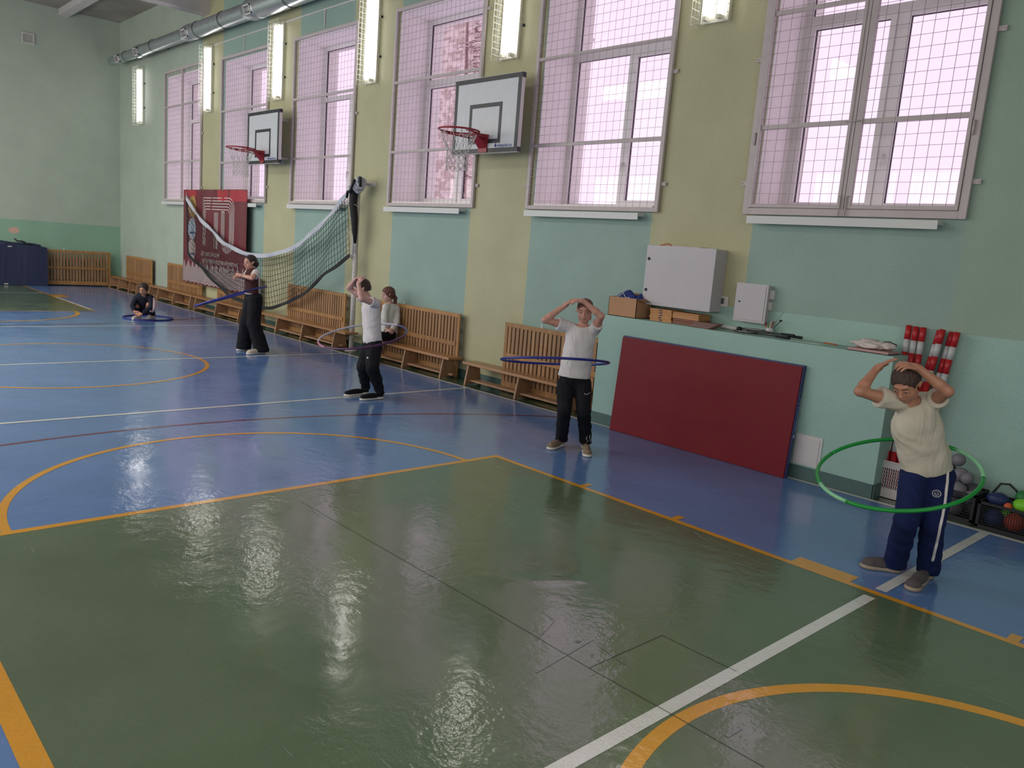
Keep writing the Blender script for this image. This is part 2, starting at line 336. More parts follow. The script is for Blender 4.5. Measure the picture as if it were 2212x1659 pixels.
for i, (a, c) in enumerate(OPEN):
    wnd = bpy.data.objects.new('window_%d' % (i+1), None); col.objects.link(wnd); wnd.location = ((a+c)/2, YF, Z0); wnd['kind'] = 'structure'
    # reveal linings
    lb = MB(); lb.box(a-0.001, a+0.018, YW+0.01, YF, Z0, Z1); lb.box(c-0.018, c+0.001, YW+0.01, YF, Z0, Z1); lb.box(a, c, YW+0.01, YF, Z1-0.018, Z1+0.001)
    lb.build('reveal', reveal_m, wnd, world=True)
    lb = MB(); lb.box(a-0.001, a+0.06, YF+0.07, YO+0.02, Z0, Z1); lb.box(c-0.06, c+0.001, YF+0.07, YO+0.02, Z0, Z1); lb.box(a, c, YF+0.07, YO+0.02, Z1-0.05, Z1+0.001)
    lb.build('outer_reveal', ext_m, wnd, world=True)
    m_ = (a+c)/2; x0, x1 = a+0.018, c-0.018; zt = 4.42
    fb = MB(); frame_ring(fb, x0, x1, Z0, Z1-0.018, 0.065, YF, YF+0.07); fb.box(x0+.065, x1-.065, YF, YF+0.07, zt-0.04, zt+0.04); fb.box(m_-0.04, m_+0.04, YF, YF+0.07, Z0+.065, zt-0.04)
    fb.build('window_frame', pvc, wnd, world=True)
    for k, (p0, p1, q0, q1, sash) in enumerate([(x0+.065, m_-.04, Z0+.065, zt-.04, i % 2), (m_+.04, x1-.065, Z0+.065, zt-.04, 1), (x0+.065, x1-.065, zt+.04, Z1-.083, 0)]):
        if sash:
            s_ = MB(); frame_ring(s_, p0-.012, p1+.012, q0-.012, q1+.012, 0.062, YF-0.014, YF+0.05); s_.build('sash', pvc, wnd, world=True, bevel=0.003); e = 0.05
        else: e = 0.0
        g_ = MB(); frame_ring(g_, p0+e, p1-e, q0+e, q1-e, 0.0045, YF+0.02, YF+0.045); g_.build('gasket', gasket, wnd, world=True)
        MB().box(p0+e, p1-e, YF+0.030, YF+0.036, q0+e, q1-e).build('pane', glass, wnd, world=True)
    MB().box(m_+0.015, m_+0.035, YF-0.05, YF-0.014, 3.05, 3.08).tube([(m_+0.025, YF-0.045, 3.07), (m_+0.03, YF-0.05, 2.96)], 0.008, 6).build('window_handle', pvc, wnd, world=True)
    MB().box(a+0.02, c-0.02, YW-0.01, YF, Z0-0.02, Z0+0.012).build('window_board', reveal_m, wnd, world=True)
    # ledge outside the guard: projecting sill
    MB().box(a-0.02 if i < 5 else a+0.02, c-0.12, YW-0.13, YW+0.02, 2.385, 2.42).box(a-0.02 if i < 5 else a+0.02, c-0.12, YW-0.135, YW-0.125, 2.345, 2.42).build('window_sill', sill_m, wnd, world=True)
    P = bpy.data.lights.new('portal', 'AREA'); P.shape = 'RECTANGLE'; P.size = c-a; P.size_y = Z1-Z0; P.cycles.is_portal = True
    po = bpy.data.objects.new('window_portal', P); col.objects.link(po); po.location = (m_, YO+0.05, (Z0+Z1)/2); po.rotation_euler = (math.radians(-90), 0, 0)
# ================================================================== WINDOW GUARDS
where = ['nearest the far corner, divided by a middle bar', 'behind the far basketball hoop', 'left of the net post',
         'behind the near basketball hoop', 'left of the grey electrical cabinet', 'on the right with two hinged leaves']
GR = [(-9.50, -7.20, 2.44, 5.50, (3.36, 4.66), 1), (-6.14, -3.92, 2.44, 5.45, (3.27, 4.34), 0), (-2.90, -0.70, 2.44, 5.42, (3.26, 4.33), 0),
      (0.40, 2.56, 2.44, 5.42, (3.27, 4.32), 0), (3.64, 5.80, 2.44, 5.42, (3.24, 4.30), 0), (6.88, 8.99, 2.44, 5.42, (3.29, 4.36), 1)]
guard_ink = []
for i, (x0, x1, z0, z1, bars, mid) in enumerate(GR):
    g = thing('window_guard', 'steel mesh guard over the window '+where[i], 'window guard', ((x0+x1)/2, YW-0.03, z0), 'mesh guards over the six windows')
    t = 0.05 if i < 5 else 0.065; ya, yb = YW-0.05, YW-0.012
    f = MB(); frame_ring(f, x0, x1, z0, z1, t, ya, yb); f.build('guard_frame', steel_paint, g, world=True, bevel=0.004)
    xm = (x0+x1)/2
    cols = [(x0+t, xm-0.03), (xm+0.03, x1-t)] if mid else [(x0+t, x1-t)]
    for (p, q) in cols:
        for z in bars: MB().box(p-0.001, q+0.001, ya+0.004, yb-0.004, z-0.02, z+0.02).build('cross_bar', steel_paint, g, world=True)
        if i == 5:
            lf = MB(); frame_ring(lf, p+0.004, q-0.004, z0+t+0.004, z1-t-0.004, 0.03, ya-0.012, yb-0.006); lf.build('guard_leaf', steel_paint, g, world=True, bevel=0.003)
    if mid: MB().box(xm-0.034, xm-0.004, ya, yb, z0+t, z1-t).box(xm+0.004, xm+0.034, ya, yb, z0+t, z1-t).build('middle_bar', steel_paint, g, world=True)
    wb = MB(); yw = YW-0.045; r = 0.0023
    for (p, q) in cols:
        n = round((q-p)/0.104)
        for k in range(1, n):
            x = p+(q-p)*k/n+random.uniform(-.002, .002); wb.tube([(x, yw, z0+t), (x+random.uniform(-.004, .004), yw, (z0+z1)/2), (x, yw, z1-t)], r, 4, smooth=False, caps=False)
        n = round((z1-z0)/0.104)
        for k in range(1, n):
            z = z0+(z1-z0)*k/n; wb.tube([(p, yw-0.004, z), ((p+q)/2, yw-0.004, z+random.uniform(-.004, .004)), (q, yw-0.004, z)], r, 4, smooth=False, caps=False)
    wb.build('wire_mesh', wire_m, g, world=True, kind='stuff')
    for x in (x0-0.03, x1+0.03):
        for z in (2.75, 3.95, 5.1):
            MB().box(x-0.032, x+0.032, yb-0.012, yb, z-0.02, z+0.02).tube([(x+(0.015 if x > x0 else -0.015), yb-0.02, z), (x+(0.015 if x > x0 else -0.015), yb, z)], 0.007, 6).build('fixing_lug', steel_paint, g, world=True)
    if i == 5:
        for x in (x0+0.05, x1-0.05):
            for z in (3.18, 4.7): MB().tube([(x, ya-0.014, z-0.06), (x, ya-0.014, z+0.06)], 0.011, 8).build('hinge', steel_paint, g, world=True)
        for dx in (-.03, .03): MB().tube([(xm+dx, ya-.022, 2.44), (xm+dx, ya-.022, 2.62), (xm+dx*1.5, ya-.03, 2.62)], 0.006, 6).build('bolt', steel_paint, g, world=True)
        MB().tube([(xm-.09, ya-.02, 3.29), (xm+.05, ya-.02, 3.29)], 0.007, 6).build('bolt', steel_paint, g, world=True)
# ================================================================== WALL LAMPS
tube_m = mat('lit_tube', (1, 1, 1, 1), 0.5, emit=(1.0, 0.97, 0.98, 1), estr=9.0)
lamp_w = [('in the far corner', -11.22), ('left of the far basketball hoop', -6.83), ('above the far basketball hoop', -3.50),
          ('above the volleyball net post', -0.26), ('above the near basketball hoop', 3.09), ('above the grey cabinet', 6.27)]
tray_m = mat('lamp_tray', srgb(225, 222, 205), 0.4)
def wall_lamp(x, label, zc=5.08):
    g = thing('wall_lamp', label, 'lamp', (x, YW, zc), 'caged fluorescent lamps on the long wall')
    MB().box(-0.17, 0.17, -0.045, -0.001, -0.70, 0.70).build('lamp_tray', tray_m, g, bevel=0.004)
    for s in (-1, 1):
        MB().tube([(s*0.085, -0.085, -0.64), (s*0.085, -0.085, 0.64)], 0.019, 10).build('lamp_tube', tube_m, g)
        for e in (-0.66, 0.66): MB().box(s*0.085-0.022, s*0.085+0.022, -0.11, -0.045, e-0.02, e+0.02).build('lamp_holder', tray_m, g)
    cb = MB(); X0, X1, Yc = -0.20, 0.20, -0.17
    for k in range(19):
        z = -0.72+1.44*k/18; cb.tube([(X0, -0.005, z), (X0, Yc, z), (X1, Yc, z), (X1, -0.005, z)], 0.0022, 4, smooth=False)
    for k in range(5):
        x_ = X0+(X1-X0)*k/4; cb.tube([(x_, -0.01, -0.725), (x_, Yc, -0.725), (x_, Yc, 0.725), (x_, -0.01, 0.725)], 0.0024, 4, smooth=False)
    for y_ in (-0.06, -0.115): cb.tube([(X0, y_, -0.72), (X0, y_, 0.72)], 0.0022, 4).tube([(X1, y_, -0.72), (X1, y_, 0.72)], 0.0022, 4)
    cb.build('wire_cage', mat('white_wire', srgb(225, 225, 215), 0.4), g, kind='stuff')
    for z in (-0.3, 0.3): MB().box(0.20, 0.235, -0.04, -0.001, z-0.015, z+0.015).build('cage_clip', dark_metal, g)
    return g
L0 = None
for lb_, x in lamp_w:
    lbl = 'lit twin tube lamp in a white wire cage '+lb_
    if L0 is None: L0 = wall_lamp(x, lbl)
    else: dup(L0, (x, YW, 5.08), lbl)
# ================================================================== DUCT
galv = mat('galvanised_steel', srgb(176, 182, 186), 0.34, metal=0.75, noise=0.12, nscale=10, bump=0.15, bscale=30)
foil = mat('duct_foil', srgb(190, 195, 198), 0.30, metal=0.8, bump=0.5, bscale=26)
YD, ZD = 4.32, 6.02
duct = thing('ventilation_duct', 'long galvanised round air duct hung high along the window wall', 'duct', (-12.5, YD, ZD), None)
secs = [(-12.5, -10.55, .115), (-10.45, -7.35, .135), (-7.2, -4.15, .155), (-4.0, 2.0, .19), (2.0, 8.0, .21), (8.0, 12.9, .23)]
for k, (a, c, r) in enumerate(secs):
    prof = []; n = int((c-a)/0.06)
    for j in range(n+1):
        x = a+(c-a)*j/n; prof.append((r*(1+(0.02 if (j % 2 and k >= 2) else 0)), x))
    AX = Matrix(((0, 0, 1), (1, 0, 0), (0, 1, 0)))
    MB().lathe(prof, 28, (0, YD, ZD), ax=AX).build('duct_section', foil if k >= 3 else galv, duct, world=True)
    if k: 
        pr = secs[k-1][2]; MB().lathe([(pr+.006, secs[k-1][1]-.08), (r+.012, a-.02), (r+.012, a+.30), (r+.004, a+.32)], 28, (0, YD, ZD), ax=AX).build('duct_collar', galv, duct, world=True)
for k, (x, r) in enumerate(((-11.75, .115), (-10.25, .135), (-7.05, .155), (-3.85, .19), (-0.5, .19), (3.2, .21), (7, .21))):
    f = MB(); y = YD-r*0.92; n_ = Vector((0, -0.94, -0.34)); 
    s = 0.10
    U = Vector((1, 0, 0)); V = U.cross(n_).normalized(); c0 = Vector((x, YD, ZD))+n_*(r+0.012)
    def qd(b, u0, u1, v0, v1, h0, h1):
        vs = [c0+U*u+V*v+n_*h for h in (h0, h1) for u, v in ((u0, v0), (u1, v0), (u1, v1), (u0, v1))]
        b.add(vs, [(0, 3, 2, 1), (4, 5, 6, 7), (0, 1, 5, 4), (1, 2, 6, 5), (2, 3, 7, 6), (3, 0, 4, 7)])
    w_, h_ = 0.13, 0.085
    qd(f, -w_, w_, -h_, -h_+.022, -0.05, 0.012); qd(f, -w_, w_, h_-.022, h_, -0.05, 0.012); qd(f, -w_, -w_+.022, -h_, h_, -0.05, 0.012); qd(f, w_-.022, w_, -h_, h_, -0.05, 0.012)
    vg = f.build('vent_grille', white_paint, duct, world=True)
    f = MB(); qd(f, -w_+.02, w_-.02, -h_+.02, h_-.02, -0.05, -0.004); f.build('grille_recess', black_m, vg, world=True)
    f = MB()
    for j in range(6): u = -w_+0.04+j*0.035; qd(f, u, u+.005, -h_+.02, h_-.02, -0.01, 0.004)
    f.build('grille_fin', steel_paint, vg, world=True, kind='stuff')
for x in (-11.3, -9.3, -6.6, -5.3, -2.5, -0.7, 1.2, 4.5, 8): 
    h = MB(); r = [q[2] for q in secs if q[0] <= x+.35][-1]+.012
    h.tube([(x, YD+r*math.cos(a), ZD+r*math.sin(a)) for a in [j*math.pi/8 for j in range(16)]], 0.006, 5, closed=True).tube([(x, YD+r*.9, ZD), (x, YW, ZD)], 0.008, 5)
    h.build('hanger', dark_metal, duct, world=True)
# ================================================================== CABLE CONDUIT
cn = MB().box(-6.6, 9.0, YW-0.02, YW-.002, 5.76, 5.785)
for x in (-5.1, -1.85, 1.5, 4.75): cn.box(x-0.013, x+0.013, YW-0.02, YW-.002, 5.48, 5.76)
tag(cn.build('cable_trunking', white_paint), 'thin white cable trunking running above the windows with short drops', 'trunking')
# small square vent high on far wall
vv = thing('wall_vent', 'small square white grille high on the far green wall', 'vent', (XF, 2.47, 6.25))
bb_ = MB(); yy0, yy1, zz0, zz1 = 2.32, 2.60, 6.12, 6.38
bb_.box(XF, XF+.03, yy0, yy1, zz0, zz0+.03).box(XF, XF+.03, yy0, yy1, zz1-.03, zz1).box(XF, XF+.03, yy0, yy0+.03, zz0+.03, zz1-.03).box(XF, XF+.03, yy1-.03, yy1, zz0+.03, zz1-.03).build('vent_frame', white_paint, vv, world=True)
for k in range(4): MB().box(XF, XF+.022, yy0+.03, yy1-.03, zz0+.05+k*.05, zz0+.07+k*.05).build('vent_louvre', steel_paint, vv, world=True)
# ================================================================== BASKETBALL HOOPS
board_m = mat('backboard_white', srgb(198, 200, 204), 0.35, noise=0.03); edge_m = mat('backboard_black', srgb(34, 34, 42), 0.4)
red_m = mat('hoop_red', srgb(150, 28, 44), 0.4); net_white = mat('net_cord_white', srgb(214, 208, 206), 0.8); blue_print = mat('blue_print', srgb(50, 70, 150), 0.5)
def hoop(x, label):
    g = thing('basketball_hoop', label, 'basketball hoop', (x, YW, 3.13), 'basketball hoops on the long wall')
    W2, zb, zt, y0, y1 = 0.655, -0.005, 0.955, -0.385, -0.36
    MB().box(-W2, W2, y0, y1, zb, zt).build('backboard', board_m, g)
    e = MB(); frame_ring(e, -W2, W2, zb, zt, 0.058, y0-0.003, y0+0.001); e.build('border_stripe', edge_m, g)
    e = MB(); frame_ring(e, -0.325, 0.325, 0.115, 0.625, 0.052, y0-0.003, y0+0.001); e.build('target_square', edge_m, g)
    e = MB(); frame_ring(e, -W2-.006, W2+.006, zb-.006, zt+.006, 0.02, y0+0.002, y1+0.03); e.build('rear_frame', white_paint, g)
    for sx_ in (-1, 1):
        for z in (zb+.03, zt-.03): MB().box(sx_*W2-.012, sx_*W2+.012, y0-.001, y1+.035, z-.03, z+.03).build('corner_cap', edge_m, g)
    sc_ = MB()
    for px, pz in [(-.6, .93), (-.3, .93), (.05, .93), (.4, .93), (.62, .85), (.62, .5), (.62, .12), (.5, .025), (.22, .025), (-.25, .025), (-.62, .3), (-.62, .75)]: sc_.tube([(px, y0-.008, pz), (px, y0, pz)], 0.008, 6)
    sc_.build('screw_head', wire_m, g, kind='stuff')
    br = MB()
    for z in (0.12, 0.82): br.box(-0.28, -0.24, -0.36, -0.001, z-.02, z+.02).box(0.24, 0.28, -0.36, -0.001, z-.02, z+.02).box(-0.3, 0.3, -0.36, -0.33, z-.02, z+.02)
    br.box(-0.02, 0.02, -0.36, -0.0, 0.02, 0.06); br.build('bracket_arm', white_paint, g)
    MB().box(-0.11, 0.11, -0.012, 0, 0.03, 0.10).tube([(-.07, -.02, .065), (-.07, 0, .065)], .012, 6).tube([(.07, -.02, .065), (.07, 0, .065)], .012, 6).build('wall_plate', white_paint, g)
    # rim
    R, yc, zr = 0.262, y0-0.16-0.262, 0.22
    MB().tube([(R*math.cos(a), yc+R*math.sin(a), zr) for a in [2*math.pi*k/40 for k in range(40)]], 0.012, 8, closed=True).build('rim', red_m, g)
    sp = MB(); sp.prism([(-0.10, y0), (0.10, y0), (0.06, yc+R*0.93), (-0.06, yc+R*0.93)], zr-.012, zr+.004, 'XY')
    sp.add([(-0.10, y0, zr-.01), (0.10, y0, zr-.01), (0.085, y0-.01, zr-.17), (-0.085, y0-.01, zr-.17), (-.06, yc+R*.95, zr-.012), (.06, yc+R*.95, zr-.012)], [(0, 1, 2, 3), (3, 2, 5, 4), (0, 3, 4), (1, 5, 2), (0, 4, 5, 1)])
    sp.box(-0.085, 0.085, y0-.014, y0-.002, -0.0, zr); sp.build('rim_mount', red_m, g, bevel=0)
    ar = MB(); ar.tube([(R*1.0*math.cos(a), yc+R*1.0*math.sin(a), zr-0.022) for a in [math.radians(q) for q in range(-20, 201, 10)]], 0.006, 5); ar.tube([(-.055, y0, zr-.06), (-R, yc, zr-.02)], .011, 6).tube([(.055, y0, zr-.06), (R, yc, zr-.02)], .011, 6)
    ar.build('rim_brace', red_m, g)
    # net: straight cords then diamonds
    nb = MB(); n = 12
    rad = lambda t: 0.25-0.115*min(1, t/0.5) if t < 0.5 else 0.135+0.01*(t-0.5)
    def P(k, t): a = 2*math.pi*k/n; r = rad(t); return (r*math.cos(a), yc+r*math.sin(a), zr-0.01-0.50*t)
    for k in range(n):
        for s in (-.5, .5): nb.tube([P(k, 0), P(k+s*0.7, 0.25), P(k+s, 0.42)], 0.0038, 4)
        for j in range(6):
            t0, t1 = 0.42+j*0.095, 0.42+(j+1)*0.095; o = 0.5 if j % 2 == 0 else 0
            nb.tube([P(k+o, t0), P(k+o+.5, t1)], 0.0036, 4); nb.tube([P(k+o, t0), P(k+o-.5, t1)], 0.0036, 4)
    nb.build('hoop_net', net_white, g, kind='stuff')
    text('printed_lettering', 'olimpciti.ru', 0.062, blue_print, g, (0.275, y0-0.0045, 0.062), (math.pi/2, 0, 0), 0.0005)
    MB().lathe([(0.0, 0), (0.017, 0.0), (0.017, 0.001), (0, 0.001)], 12, (0.245, y0-.004, 0.078), ax=Matrix(((1, 0, 0), (0, 0, -1), (0, 1, 0)))).prism([(0.232, .085), (.258, .085), (.246, .118)], y0-.005, y0-.0035).build('printed_drop', blue_print, g)
    return g
h0 = hoop(3.11, 'nearer basketball hoop, white backboard with black border, on the wall between two windows')
h1 = dup(h0, (-3.36, YW, 3.15), 'farther basketball hoop on the left, white backboard above the volleyball net')
# ================================================================== BANNER
ban_m = mat('banner_maroon', srgb(104, 32, 44), 0.45, noise=0.05, nscale=3); ban_r = mat('banner_red', srgb(166, 40, 52), 0.45); ban_w = mat('banner_white_print', srgb(200, 186, 184), 0.5)
ban_d = mat('banner_dark_print', srgb(84, 60, 64), 0.5); gold = mat('badge_gold', srgb(176, 138, 80), 0.5); silver = mat('badge_silver', srgb(170, 180, 196), 0.5); bronze = mat('badge_grey', srgb(180, 160, 156), 0.5); navy_p = mat('badge_blue', srgb(70, 80, 120), 0.5)
BX0, BX1, BZ0, BZ1 = -7.84, -4.50, 0.57, 2.69
def bx(u): return BX0+(BX1-BX0)*u
def bz(v): return BZ0+(BZ1-BZ0)*v
YB = 4.495
bn = thing('banner', 'maroon hanging banner with white striped letters and three round badges', 'banner', (bx(.5), YB, BZ1))
def wav(x): return 0.012*math.sin(x*5.1)+0.008*math.sin(x*11+1)
def sheet(poly_u, name, m, off, sub=40, parent=bn):
    """poly list in (u,v) -> thin relief following the banner's waves"""
    b = MB()
    for P in poly_u:
        n = len(P); vs = [(bx(u), YB+wav(bx(u))-off, bz(v)) for u, v in P]; b.add(vs, [tuple(range(n))])
    return b.build(name, m, parent, world=True)
b = MB(); n = 60
for k in range(n):
    u0, u1 = k/n, (k+1)/n; za = BZ0+0.02*math.sin(k*.2)
    b.add([(bx(u0), YB+wav(bx(u0)), BZ0), (bx(u1), YB+wav(bx(u1)), BZ0), (bx(u1), YB+wav(bx(u1)), BZ1), (bx(u0), YB+wav(bx(u0)), BZ1)], [(0, 1, 2, 3)], True)
    b.add([(bx(u0), YB+wav(bx(u0))+.003, BZ0), (bx(u1), YB+wav(bx(u1))+.003, BZ0), (bx(u1), YB+wav(bx(u1))+.003, BZ1), (bx(u0), YB+wav(bx(u0))+.003, BZ1)], [(3, 2, 1, 0)], True)
b.build('banner_cloth', ban_m, bn, world=True)
R_ = lambda u0, v0, u1, v1, k=1: [[(u0+(u1-u0)*j/k, v0), (u0+(u1-u0)*(j+1)/k, v0), (u0+(u1-u0)*(j+1)/k, v1), (u0+(u1-u0)*j/k, v1)] for j in range(k)]
sheet(R_(0, .93, .22, .995, 4), 'red_stripe', ban_r, .0025); sheet(R_(.57, .885, 1, .995, 8), 'red_stripe', ban_r, .0025)
def stripe_path(pts, wd, asp=(BX1-BX0)/(BZ1-BZ0)):
    out = []
    for (u0, v0), (u1, v1) in zip(pts, pts[1:]):
        dx, dy = (u1-u0)*asp, v1-v0; L = math.hypot(dx, dy) or 1; nx, ny = -dy/L*wd/2, dx/L*wd/2
        k = max(1, int(abs(u1-u0)/0.03))
        for j in range(k):
            a0, a1 = j/k, (j+1)/k; A = (u0+(u1-u0)*a0, v0+(v1-v0)*a0); B = (u0+(u1-u0)*a1, v0+(v1-v0)*a1)
            out.append([(A[0]-nx/asp, A[1]-ny), (B[0]-nx/asp, B[1]-ny), (B[0]+nx/asp, B[1]+ny), (A[0]+nx/asp, A[1]+ny)])
    return out
S = []; ls = 0.0165; us = 0.0135
for k in range(5):
    v = .915-k*ls*1.75; u = .345+k*us
    S += stripe_path([(u, .42), (u, v), (.475-k*.003, v)], .0085)                     # left letter
    v = .915-k*ls*1.75; ur = .83-k*us
    arc = [(ur-.07*(1-k*.12)+.07*(1-k*.12)*math.sin(a), v-.11*(1-k*.12)+.11*(1-k*.12)*math.cos(a)) for a in [math.pi/2*j/6 for j in range(7)]]
    rb = .10-k*us; c0_ = (.73, .50)
    bot = [(c0_[0]+rb*math.cos(a), c0_[1]-rb*1.30*math.sin(a)) for a in [math.pi*j/12 for j in range(13)]]
    ul = c0_[0]-rb
    S += stripe_path([(.49-k*.002, v)]+arc+[(ur, .62)]+bot+[(ul, .78)], .0085)         # right letter: crossbar, right leg, bowl, left leg
    S += stripe_path([(.525+k*us, .40), (.525+k*us, .77)], .0085)                        # middle stem
sheet(S, 'striped_letters', ban_w, .004)
S = R_(.63, .775, .685, .785); sheet(S, 'striped_letters', ban_w, .0045)
for k, (v, mm) in enumerate(((.82, gold), (.585, silver), (.36, bronze))):
    P = [(.155+.062*(1+.10*(j % 2))*math.cos(2*math.pi*j/32), v+.115*(1+.08*(j % 2))*math.sin(2*math.pi*j/32)) for j in range(32)]
    bd = sheet([P], 'round_badge', mm, .004+.001*k)
    P = [(.155+.026*math.cos(2*math.pi*j/16), v+.02+.045*math.sin(2*math.pi*j/16)) for j in range(16)]
    sheet([P]+R_(.11, v-.055, .20, v-.03), 'badge_emblem', navy_p if k else bronze, .0065, parent=bd)
    sheet([[(.155+.052*math.cos(a), v+.095*math.sin(a)), (.155+.056*math.cos(a+.06), v+.10*math.sin(a+.06)), (.155+.034*math.cos(a+.08), v+.058*math.sin(a+.08)), (.155+.034*math.cos(a), v+.058*math.sin(a))] for a in [2*math.pi*j/14 for j in range(14)]], 'badge_ray', ban_d, .0062, parent=bd)
for body, v, sz in (('Всероссийский', .315, .155), ('физкультурно-спортивный комплекс', .245, .155), ('«Готов к труду и обороне»', .178, .155)):
    text('printed_lettering', body, sz, ban_w, bn, (bx(.335)-bx(.5), -0.024, bz(v)-BZ1), (math.pi/2, 0, 0), 0.0005, 0.70 if 'комплекс' in body else 0.84)
Z = []; nz = 15
for row in range(9):
    base = .20-row*.026
    pts = []
    for j in range(nz*2+1):
        u = j/(nz*2); top = base+(.045 if j % 2 else -.045); pts.append((u, top))
    for (u0, v0), (u1, v1) in zip(pts, pts[1:]):
        h = .013
        q = [(u0, max(v0-h, 0)), (u1, max(v1-h, 0)), (u1, max(v1, 0)), (u0, max(v0, 0))]
        if max(v0, v1) > 0.001: Z.append(q)
sheet(Z, 'zigzag_print', ban_w, .0042)
for u in (.02, .18, .34, .5, .66, .82, .985): MB().tube([(bx(u), YB-.004, BZ1-.03), (bx(u), YB-.010, BZ1-.03)], .014, 8).build('eyelet', wire_m, bn, world=True)
MB().tube([(bx(.01), YB, BZ1-.02), (bx(.0), YW-.02, BZ1+.1)], .004, 4).tube([(bx(.99), YB, BZ1-.02), (bx(1), YW-.02, BZ1+.1)], .004, 4).build('tie_cord', white_paint, bn, world=True)
# ================================================================== NET POST + NET
post = thing('net_post', 'white painted volleyball post standing beside the long wall', 'post', (-0.24, 4.48, 0))
chip = mat('chipped_white_paint', srgb(196, 190, 186), 0.5, noise=0.18, nscale=22)
MB().tube([(-0.24, 4.48, 0.012), (-0.24, 4.48, 1.62)], 0.043, 16).build('post_tube', chip, post, world=True)
MB().tube([(-0.24, 4.48, 1.55), (-0.24, 4.48, 2.86)], 0.036, 16).build('inner_tube', chip, post, world=True)
MB().box(-0.285, -0.255, 4.425, 4.46, 1.55, 2.62).build('net_rail', white_paint, post, world=True)
MB().lathe([(0.11, 0), (0.11, 0.012), (0.05, 0.02)], 24, (-0.24, 4.48, 0.0)).build('base_plate', steel_paint, post, world=True)
MB().box(-0.24, -0.20, 4.50, YW-.001, 2.76, 2.80).box(-0.26, 0.02, 4.648, YW-.001, 2.75, 2.81).build('wall_bracket', steel_paint, post, world=True)
black_cord = mat('black_cord', srgb(24, 26, 28), 0.8); tape_m = mat('net_tape_white', srgb(186, 188, 196), 0.7, noise=0.05); tape_b = mat('net_tape_black', srgb(20, 20, 24), 0.75)
YN = 4.24
top = [(-7.43, 2.52), (-7.24, 2.37), (-6.43, 1.97), (-5.42, 1.63), (-4.5, 1.45), (-3.65, 1.4), (-2.87, 1.49), (-2.15, 1.66), (-1.48, 1.91), (-0.87, 2.26), (-0.33, 2.59)]
bot = [(-7.22, 1.38), (-7.12, 1.18), (-6.26, 0.87), (-5.63, 0.69), (-4.79, 0.49), (-3.39, 0.40), (-2.81, 0.50), (-1.91, 0.76), (-1.10, 1.16), (-0.60, 1.40), (-0.25, 1.60)]
def resample(P, n):
    P = [np.array(p, float) for p in P]; s = [0]
    for a, c in zip(P, P[1:]): s.append(s[-1]+np.linalg.norm(c-a))
    # catmull via dense cubic interpolation on arclength
    t = np.array(s)/s[-1]; out = []
    A = np.array(P)
    dense = []
    for i in range(len(P)-1):
        p0 = A[max(i-1, 0)]; p1 = A[i]; p2 = A[i+1]; p3 = A[min(i+2, len(P)-1)]
        for j in range(12):
            q = j/12; dense.append(0.5*((2*p1)+(-p0+p2)*q+(2*p0-5*p1+4*p2-p3)*q*q+(-p0+3*p1-3*p2+p3)*q**3))
    dense.append(A[-1]); Dn = np.array(dense); L = np.r_[0, np.cumsum(np.linalg.norm(np.diff(Dn, axis=0), axis=1))]
    q = np.linspace(0, L[-1], n); return np.stack([np.interp(q, L, Dn[:, i]) for i in range(Dn.shape[1])], -1)
T3 = lambda X: (YN+0.10+0.06*math.sin(X*1.3)) 
nt_ = thing('volleyball_net', 'slack black volleyball net with a white top tape, sagging along the wall from the post', 'net', (-0.3, 4.4, 2.6))
NU = 84; tp = resample(top, NU+1); bt = resample(bot, NU+1)
net3 = lambda i, v: (lambda x, z: (x, 4.37+0.035*math.sin(x*1.7)+0.02*math.sin(x*5+v*3), z))(tp[i][0]*(1-v)+bt[i][0]*v+0.01*math.sin(i*.9+v*6), tp[i][1]*(1-v)+bt[i][1]*v+0.012*math.sin(i*.55+v*5)*math.sin(v*math.pi))
nb = MB(); NV = 10
for i in range(NU+1): nb.tube([net3(i, v/NV) for v in range(NV+1)], 0.0042, 4, smooth=False)
for v in range(1, NV): nb.tube([net3(i, v/NV) for i in range(NU+1)], 0.0042, 4, smooth=False)
nb.build('netting', black_cord, nt_, world=True, kind='stuff')
def tape(pts, wd, name, m, th=0.006):
    b = MB(); vs = []; n = len(pts)
    for i, p in enumerate(pts):
        q0 = Vector(pts[max(i-1, 0)]); q1 = Vector(pts[min(i+1, n-1)]); t = (q1-q0).normalized(); up = Vector((-t.z, 0, t.x)); p = Vector(p)
        tw = 0.25*math.sin(i*.6); d = (up*math.cos(tw)+Vector((0, 1, 0))*math.sin(tw))*wd/2
        for a, y in ((-1, -th), (1, -th), (1, th), (-1, th)): vs.append(p+d*a+Vector((0, y, 0)))
    fs = [(i*4+k, i*4+(k+1) % 4, i*4+4+(k+1) % 4, i*4+4+k) for i in range(n-1) for k in range(4)]+[(0, 1, 2, 3), (n*4-4, n*4-3, n*4-2, n*4-1)]
    b.add(vs, fs, False); return b.build(name, m, nt_, world=True)
tape([net3(i, 0) for i in range(0, NU+1)], 0.082, 'top_tape', tape_m)
tape([net3(i, 1) for i in range(0, NU+1)], 0.060, 'bottom_tape', tape_b)
tape([net3(0, v/6) for v in range(7)], 0.04, 'side_tape', tape_b); 
MB().tube([net3(0, 0), (bx(0.02), YW-.08, 2.72)], 0.005, 4).tube([net3(NU, 0), (-0.24, 4.47, 2.72)], 0.006, 4).tube([net3(NU, 1), (-0.27, 4.46, 1.62)], .006, 4).build('net_rope', tape_m, nt_, world=True)
